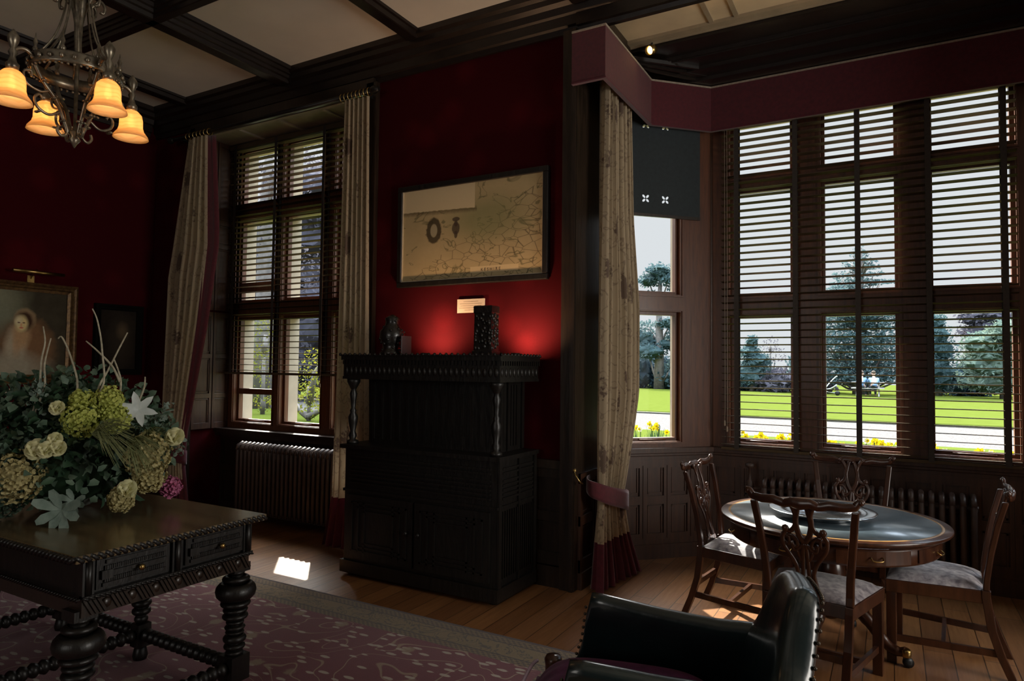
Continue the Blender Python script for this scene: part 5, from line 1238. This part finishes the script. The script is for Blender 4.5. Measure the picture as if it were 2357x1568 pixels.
tree('cedar_tree', 'large cedar with flat spreading tiers filling the middle light of the bay', 'tree', -1.5, 42.2, [(0, 0, 0, .42), (0, 0, 4, .3), (.05, 0, 7, .14), (.1, 0, 8.5, .05)], bl, F_CEDAR, .16, .9, flat=.5)
tree('conifer', 'slim dark conifer between the cedar and the pale rounded tree', 'tree', 2.2, 43.0, [(0, 0, 0, .2), (0, 0, 4.4, .05)], [(0, 0, 4.3, .5, .4, .5), (0, 0, 3.6, .75, .6, .6), (.1, 0, 2.8, .9, .7, .7), (0, 0, 1.6, 1.1, .8, 1.2)], F_PINE, .16, 1.1)
tree('holm_oak', 'pale rounded leafy tree in the right light of the bay window', 'tree', 4.9, 40.8, [(0, 0, 0, .25), (0, 0, 3, .15)], [(.2, 0, 3.6, 1.2, 1, .7), (-.9, 0, 3.0, 1.0, .9, .7), (.9, 0, 2.9, 1.2, .9, .9), (-.7, 0, 2.0, 1.4, 1, 1.0), (1.0, 0, 1.8, 1.4, 1, 1.0), (-.2, 0, 1.2, 1.9, 1, .75)], F_PALE, .17, 1.1)
tree('copper_beech', 'purplish tree top behind the pale rounded tree', 'tree', 4.2, 44.5, [(0, 0, 0, .25), (0, 0, 4, .1)], [(-.3, 0, 4.6, .8, .6, .5), (.6, 0, 4.7, .9, .6, .5), (.2, 0, 3.8, 1.3, .8, .7), (1.7, 0, 4.4, .9, .6, .5)], F_PURPLE, .15, 1.0)
# beyond the tall left window
tree('ivy_tree', 'old grey tree outside the tall left window', 'tree', -16.2, 13.6, [(0, 0, 0, .30), (.1, 0, 3, .26), (0, 0, 6, .2), (.2, 0, 9, .1)], [(.2, 0, 6.5, 1.5, 1, .8), (-.8, 0, 5.2, 1.1, .9, .7), (.9, .5, 4.3, 1.0, .8, .7), (-.4, .5, 3.4, .9, .7, .6), (.6, 0, 7.7, 1.3, 1, .6)], F_PURPLE, .09, .35, core=.05)
tree('old_yew', 'shadowy tree filling the view behind the tall left window', 'tree', -20.5, 18.5, [(0, 0, 0, .4), (0, 0, 6, .2)], [(0, 0, 6, 3, 2, 2.2), (-2, 0, 3.5, 2.5, 2, 2), (2, 0, 3.2, 2.5, 2, 2), (0, 0, 1.8, 4, 2, 1.6), (1.5, 0, 8, 2.2, 1.5, 1.5)], F_PURPLE, .20, .6)
tree('flowering_shrub', 'yellow flowering shrub outside the tall left window', 'shrub', -11.7, 11.2, [(0, 0, 0, .05), (0, 0, 1.0, .03)], [(0, 0, 1.0, .75, .6, .55), (.3, 0, 1.6, .45, .4, .4), (-.5, 0, .8, .6, .5, .4), (.6, .1, .9, .5, .4, .45)], F_YEL, .055, .35, core=.05)
tree('flowering_shrub', 'taller thin yellow shrub further left outside the tall window', 'shrub', -14.2, 12.0, [(0, 0, 0, .06), (0, 0, 2.2, .03)], [(0, 0, 1.2, .8, .6, .8), (.1, 0, 2.3, .5, .4, .6)], F_YEL, .055, .3, core=.05)

# picnic bench with two people at the far side of the lawn
PB = (-1.05, 39.2)
t = thing('picnic_bench', 'wooden picnic bench on the far side of the lawn', 'bench', (PB[0], PB[1], G))
BW = M('weathered_wood', (.36, .33, .30), None, 8, .8)
b = MB(); b.box(-.75, -.35, .68, .75, .35, .73); b.build('tabletop', BW, t)
for y in (-.62, .62): b = MB(); b.box(-.75, y-.13, .40, .75, y+.13, .44); b.build('seat', BW, t)
for x in (-.5, .5):
    b = MB(); b.bar((x, -.62, 0), (x, -.18, .7), .06); b.build('leg', BW, t)
    b = MB(); b.bar((x, .62, 0), (x, .18, .7), .06); b.build('leg', BW, t)
    b = MB(); b.bar((x, -.7, .38), (x, .7, .38), .05); b.build('cross_rail', BW, t)
SKIN = M('skin', (.55, .33, .24), None, 8, .6); BLUEC = M('blue_jacket_cloth', (.12, .22, .42), None, 8, .8); DKC = M('dark_trouser_cloth', (.03, .04, .07), None, 8, .8); HAIR = M('brown_hair', (.08, .05, .03), None, 20, .7); PALEC = M('pale_top_cloth', (.55, .6, .66), None, 8, .8)
def skin_body(name, chains, mat, parent):
    vs = []; es = []; rs = []
    for ch in chains:
        last = None
        for (co, r) in ch:
            if co in vs: i = vs.index(co)
            else: vs.append(co); rs.append(r); i = len(vs)-1
            if last is not None: es.append((last, i))
            last = i
    me = bpy.data.meshes.new(name); me.from_pydata(vs, es, []); me.materials.append(mat)
    o = bpy.data.objects.new(name, me); COL.objects.link(o); o.parent = parent
    md = o.modifiers.new('skin', 'SKIN'); md.use_smooth_shade = True
    for i, r in enumerate(rs): me.skin_vertices[0].data[i].radius = (r, r)
    me.skin_vertices[0].data[0].use_root = True
    sb = o.modifiers.new('sub', 'SUBSURF'); sb.levels = 1; sb.render_levels = 1; return o
def sitter(label, x, y, rz, top, lean):
    t = thing('person', label, 'person', (x, y, G), rz)
    pel = (0, 0, .50); ch = (lean*.5, 0, .78); nk = (lean, 0, .98)
    ch1 = [[(pel, .15), ((lean*.25, 0, .62), .14), (ch, .16), (nk, .07), ((lean*1.15, 0, 1.06), .06), ((lean*1.25+.01, 0, 1.15), .095), ((lean*1.25+.01, 0, 1.24), .085)]]
    for s_ in (-1, 1):
        ch1.append([(pel, .15), ((.08, s_*.10, .50), .10), ((.42, s_*.12, .52), .075), ((.44, s_*.12, .28), .055), ((.40, s_*.12, .06), .04), ((.52, s_*.13, .04), .04)])
        ch1.append([(ch, .16), ((lean*.85, s_*.19, .90), .065), ((lean+.10, s_*.24, .68), .045), ((lean+.32, s_*.16, .72), .035), ((lean+.40, s_*.14, .74), .03)])
    skin_body('body', ch1, SKIN, t)
    c2 = [[(pel, .165), ((lean*.25, 0, .62), .155), (ch, .175), ((lean*.95, 0, .94), .085)]]
    for s_ in (-1, 1): c2.append([(ch, .175), ((lean*.85, s_*.19, .90), .08), ((lean+.10, s_*.24, .68), .06), ((lean+.30, s_*.165, .715), .048)])
    skin_body('jacket', c2, top, t)
    c3 = [[(pel, .168), ((.0, 0, .54), .16)]]
    for s_ in (-1, 1): c3.append([(pel, .165), ((.08, s_*.10, .50), .11), ((.42, s_*.12, .52), .085), ((.44, s_*.12, .28), .065), ((.405, s_*.12, .08), .05)])
    skin_body('trousers', c3, DKC, t)
    b = MB(); hx = lean*1.25+.01; b.ball((hx-.02, 0, 1.24), .108, 12, (1, .9, .85)); b.build('hair', HAIR, t)
    b = MB(); b.ball((hx+.10, 0, 1.165), .018, 6); 
    for s_ in (-1, 1): b.ball((hx, s_*.095, 1.17), .02, 6)
    b.build('nose_and_ears', SKIN, t)
    return t
sitter('person in blue jacket seated on near side of the far picnic bench', PB[0]-.28, PB[1]-.72, math.radians(80), BLUEC, .10)
sitter('person in blue top seated at right end of the far picnic bench', PB[0]+.30, PB[1]-.72, math.radians(100), M('mid_blue_cloth', (.20, .32, .52), None, 8, .8), .14)
t = thing('garden_pushchair', 'small pale pushchair standing left of the far picnic bench', 'pushchair', (PB[0]-1.75, PB[1]-.3, G))
b = MB(); b.tube(bez([(-.35, 0, .15), (-.1, 0, .55), (.25, 0, .95), (.35, 0, 1.0)], 5), .025, 6); b.tube([(-.30, .2, .2), (.35, .2, .1)], .02, 6); b.build('frame', M('pale_metal', (.6, .62, .62), None, 8, .4), t)
b = MB(); b.grid(lambda u, v: (lerp(-.2, .3, u), lerp(-.05, .30, v), .32+.25*u*u-.05*math.sin(v*PI)), 6, 4); b.build('seat', PALEC, t, solid=.03)
for x, y in ((-.38, .0), (-.38, .3), (.34, .0), (.34, .3)): b = MB(); b.lathe([(.02, -.02), (.10, -.02), (.12, 0), (.10, .02), (.02, .02)], (x, y, .12), 14, 'y'); b.build('wheel', IRON, t)

# daffodils in the grass strip
def make_daffodil(mat_p, mat_c, label, group):
    t = thing('daffodil', label, 'daffodil', (0, 0, G), 0, group)
    b = MB(); b.tube(bez([(0, 0, 0), (.01, 0, .22), (.0, 0, .36), (.025, 0, .385)], 3), .006, 5)
    for k in range(6):
        a = k*1.05; c, s_ = math.cos(a), math.sin(a); h = .26+.05*(k % 3)
        i = [b.p(q) for q in ((c*.02-s_*.008, s_*.02+c*.008, 0), (c*.02+s_*.008, s_*.02-c*.008, 0), (c*.05+s_*.009, s_*.05-c*.009, h*.6), (c*.05-s_*.009, s_*.05+c*.009, h*.6), (c*.10, s_*.10, h))]
        b.face((i[0], i[1], i[2], i[3])); b.face((i[3], i[2], i[4]))
    b.build('leaves', DAFF_L, t)
    b = MB()
    for k in range(6):
        a = k*PI/3; leafpoly(b, (.03, 0, .385), (.12, math.cos(a), math.sin(a)), (1, 0, 0), .050, .040, .1)
    f_ = b.build('flower', mat_p, t)
    b = MB(); b.lathe([(.008, .03), (.013, .045), (.016, .065), (.022, .072)], (0, 0, .385), 10, 'x', caps=False); b.build('trumpet', mat_c, f_)
    return t
dy_ = make_daffodil(DAFF_Y, DAFF_Y, 'yellow daffodil flowering in the grass strip outside the bay', 'yellow daffodils outside the bay')
dw_ = make_daffodil(DAFF_W, DAFF_Y, 'white-petalled daffodil flowering in the grass strip outside the bay', 'white daffodils outside the bay')
rnd = random.Random(5); fy = fw2 = True
clumps = [(-3.3, 10.2, 9), (-2.85, 10.0, 4), (-2.0, 9.5, 8), (-1.35, 9.6, 3), (-1.0, 9.4, 9), (-.55, 9.2, 9), (.05, 9.2, 7), (.55, 9.0, 8), (.95, 9.1, 6), (-1.65, 9.9, 5), (-.25, 9.8, 6), (1.3, 9.0, 10), (1.7, 9.3, 6), (.3, 9.9, 5)]
for cx_, cy_, n_ in clumps:
    for k in range(n_):
        x, y = cx_+rnd.gauss(0, .14), cy_+rnd.gauss(0, .15); wht = rnd.random() < (.2 if cx_ < -.8 else .5); rz = rnd.uniform(-2.6, -.4)
        src = dw_ if wht else dy_
        if (wht and fw2) or (not wht and fy):
            src.location = (x, y, G); src.rotation_euler = (0, 0, rz)
            if wht: fw2 = False
            else: fy = False
        else:
            src = dup(src, (x, y, G), rz); src.scale = [rnd.uniform(.88, 1.12)]*3
        where = 'seen through the canted left light' if cx_ < -2.4 else 'seen in the left light of the bay front' if cx_ < -1.05 else 'seen in the middle light of the bay front' if cx_ < .2 else 'seen in the right light of the bay front'
        src['label'] = ('white-petalled' if wht else 'yellow')+' daffodil in the grass strip, '+where; src['group'] = ('white' if wht else 'yellow')+' daffodils '+where
b = MB(); rnd = random.Random(9)
for k in range(2600):
    cx_, cy_, n_ = rnd.choice(clumps); x, y = cx_+rnd.gauss(0, .22), cy_+rnd.gauss(0, .2); a = rnd.random()*PI; c, s_ = math.cos(a)*.007, math.sin(a)*.007; h = rnd.uniform(.1, .30); lx, ly = rnd.gauss(0, .05), rnd.gauss(0, .04)
    i = [b.p(q) for q in ((x-c, y-s_, G), (x+c, y+s_, G), (x+lx, y+ly, G+h))]; b.face(i)
tag(b.build('bulb_foliage', DAFF_L), 'thick strap leaves growing among the daffodils', 'leaves', kind='stuff')
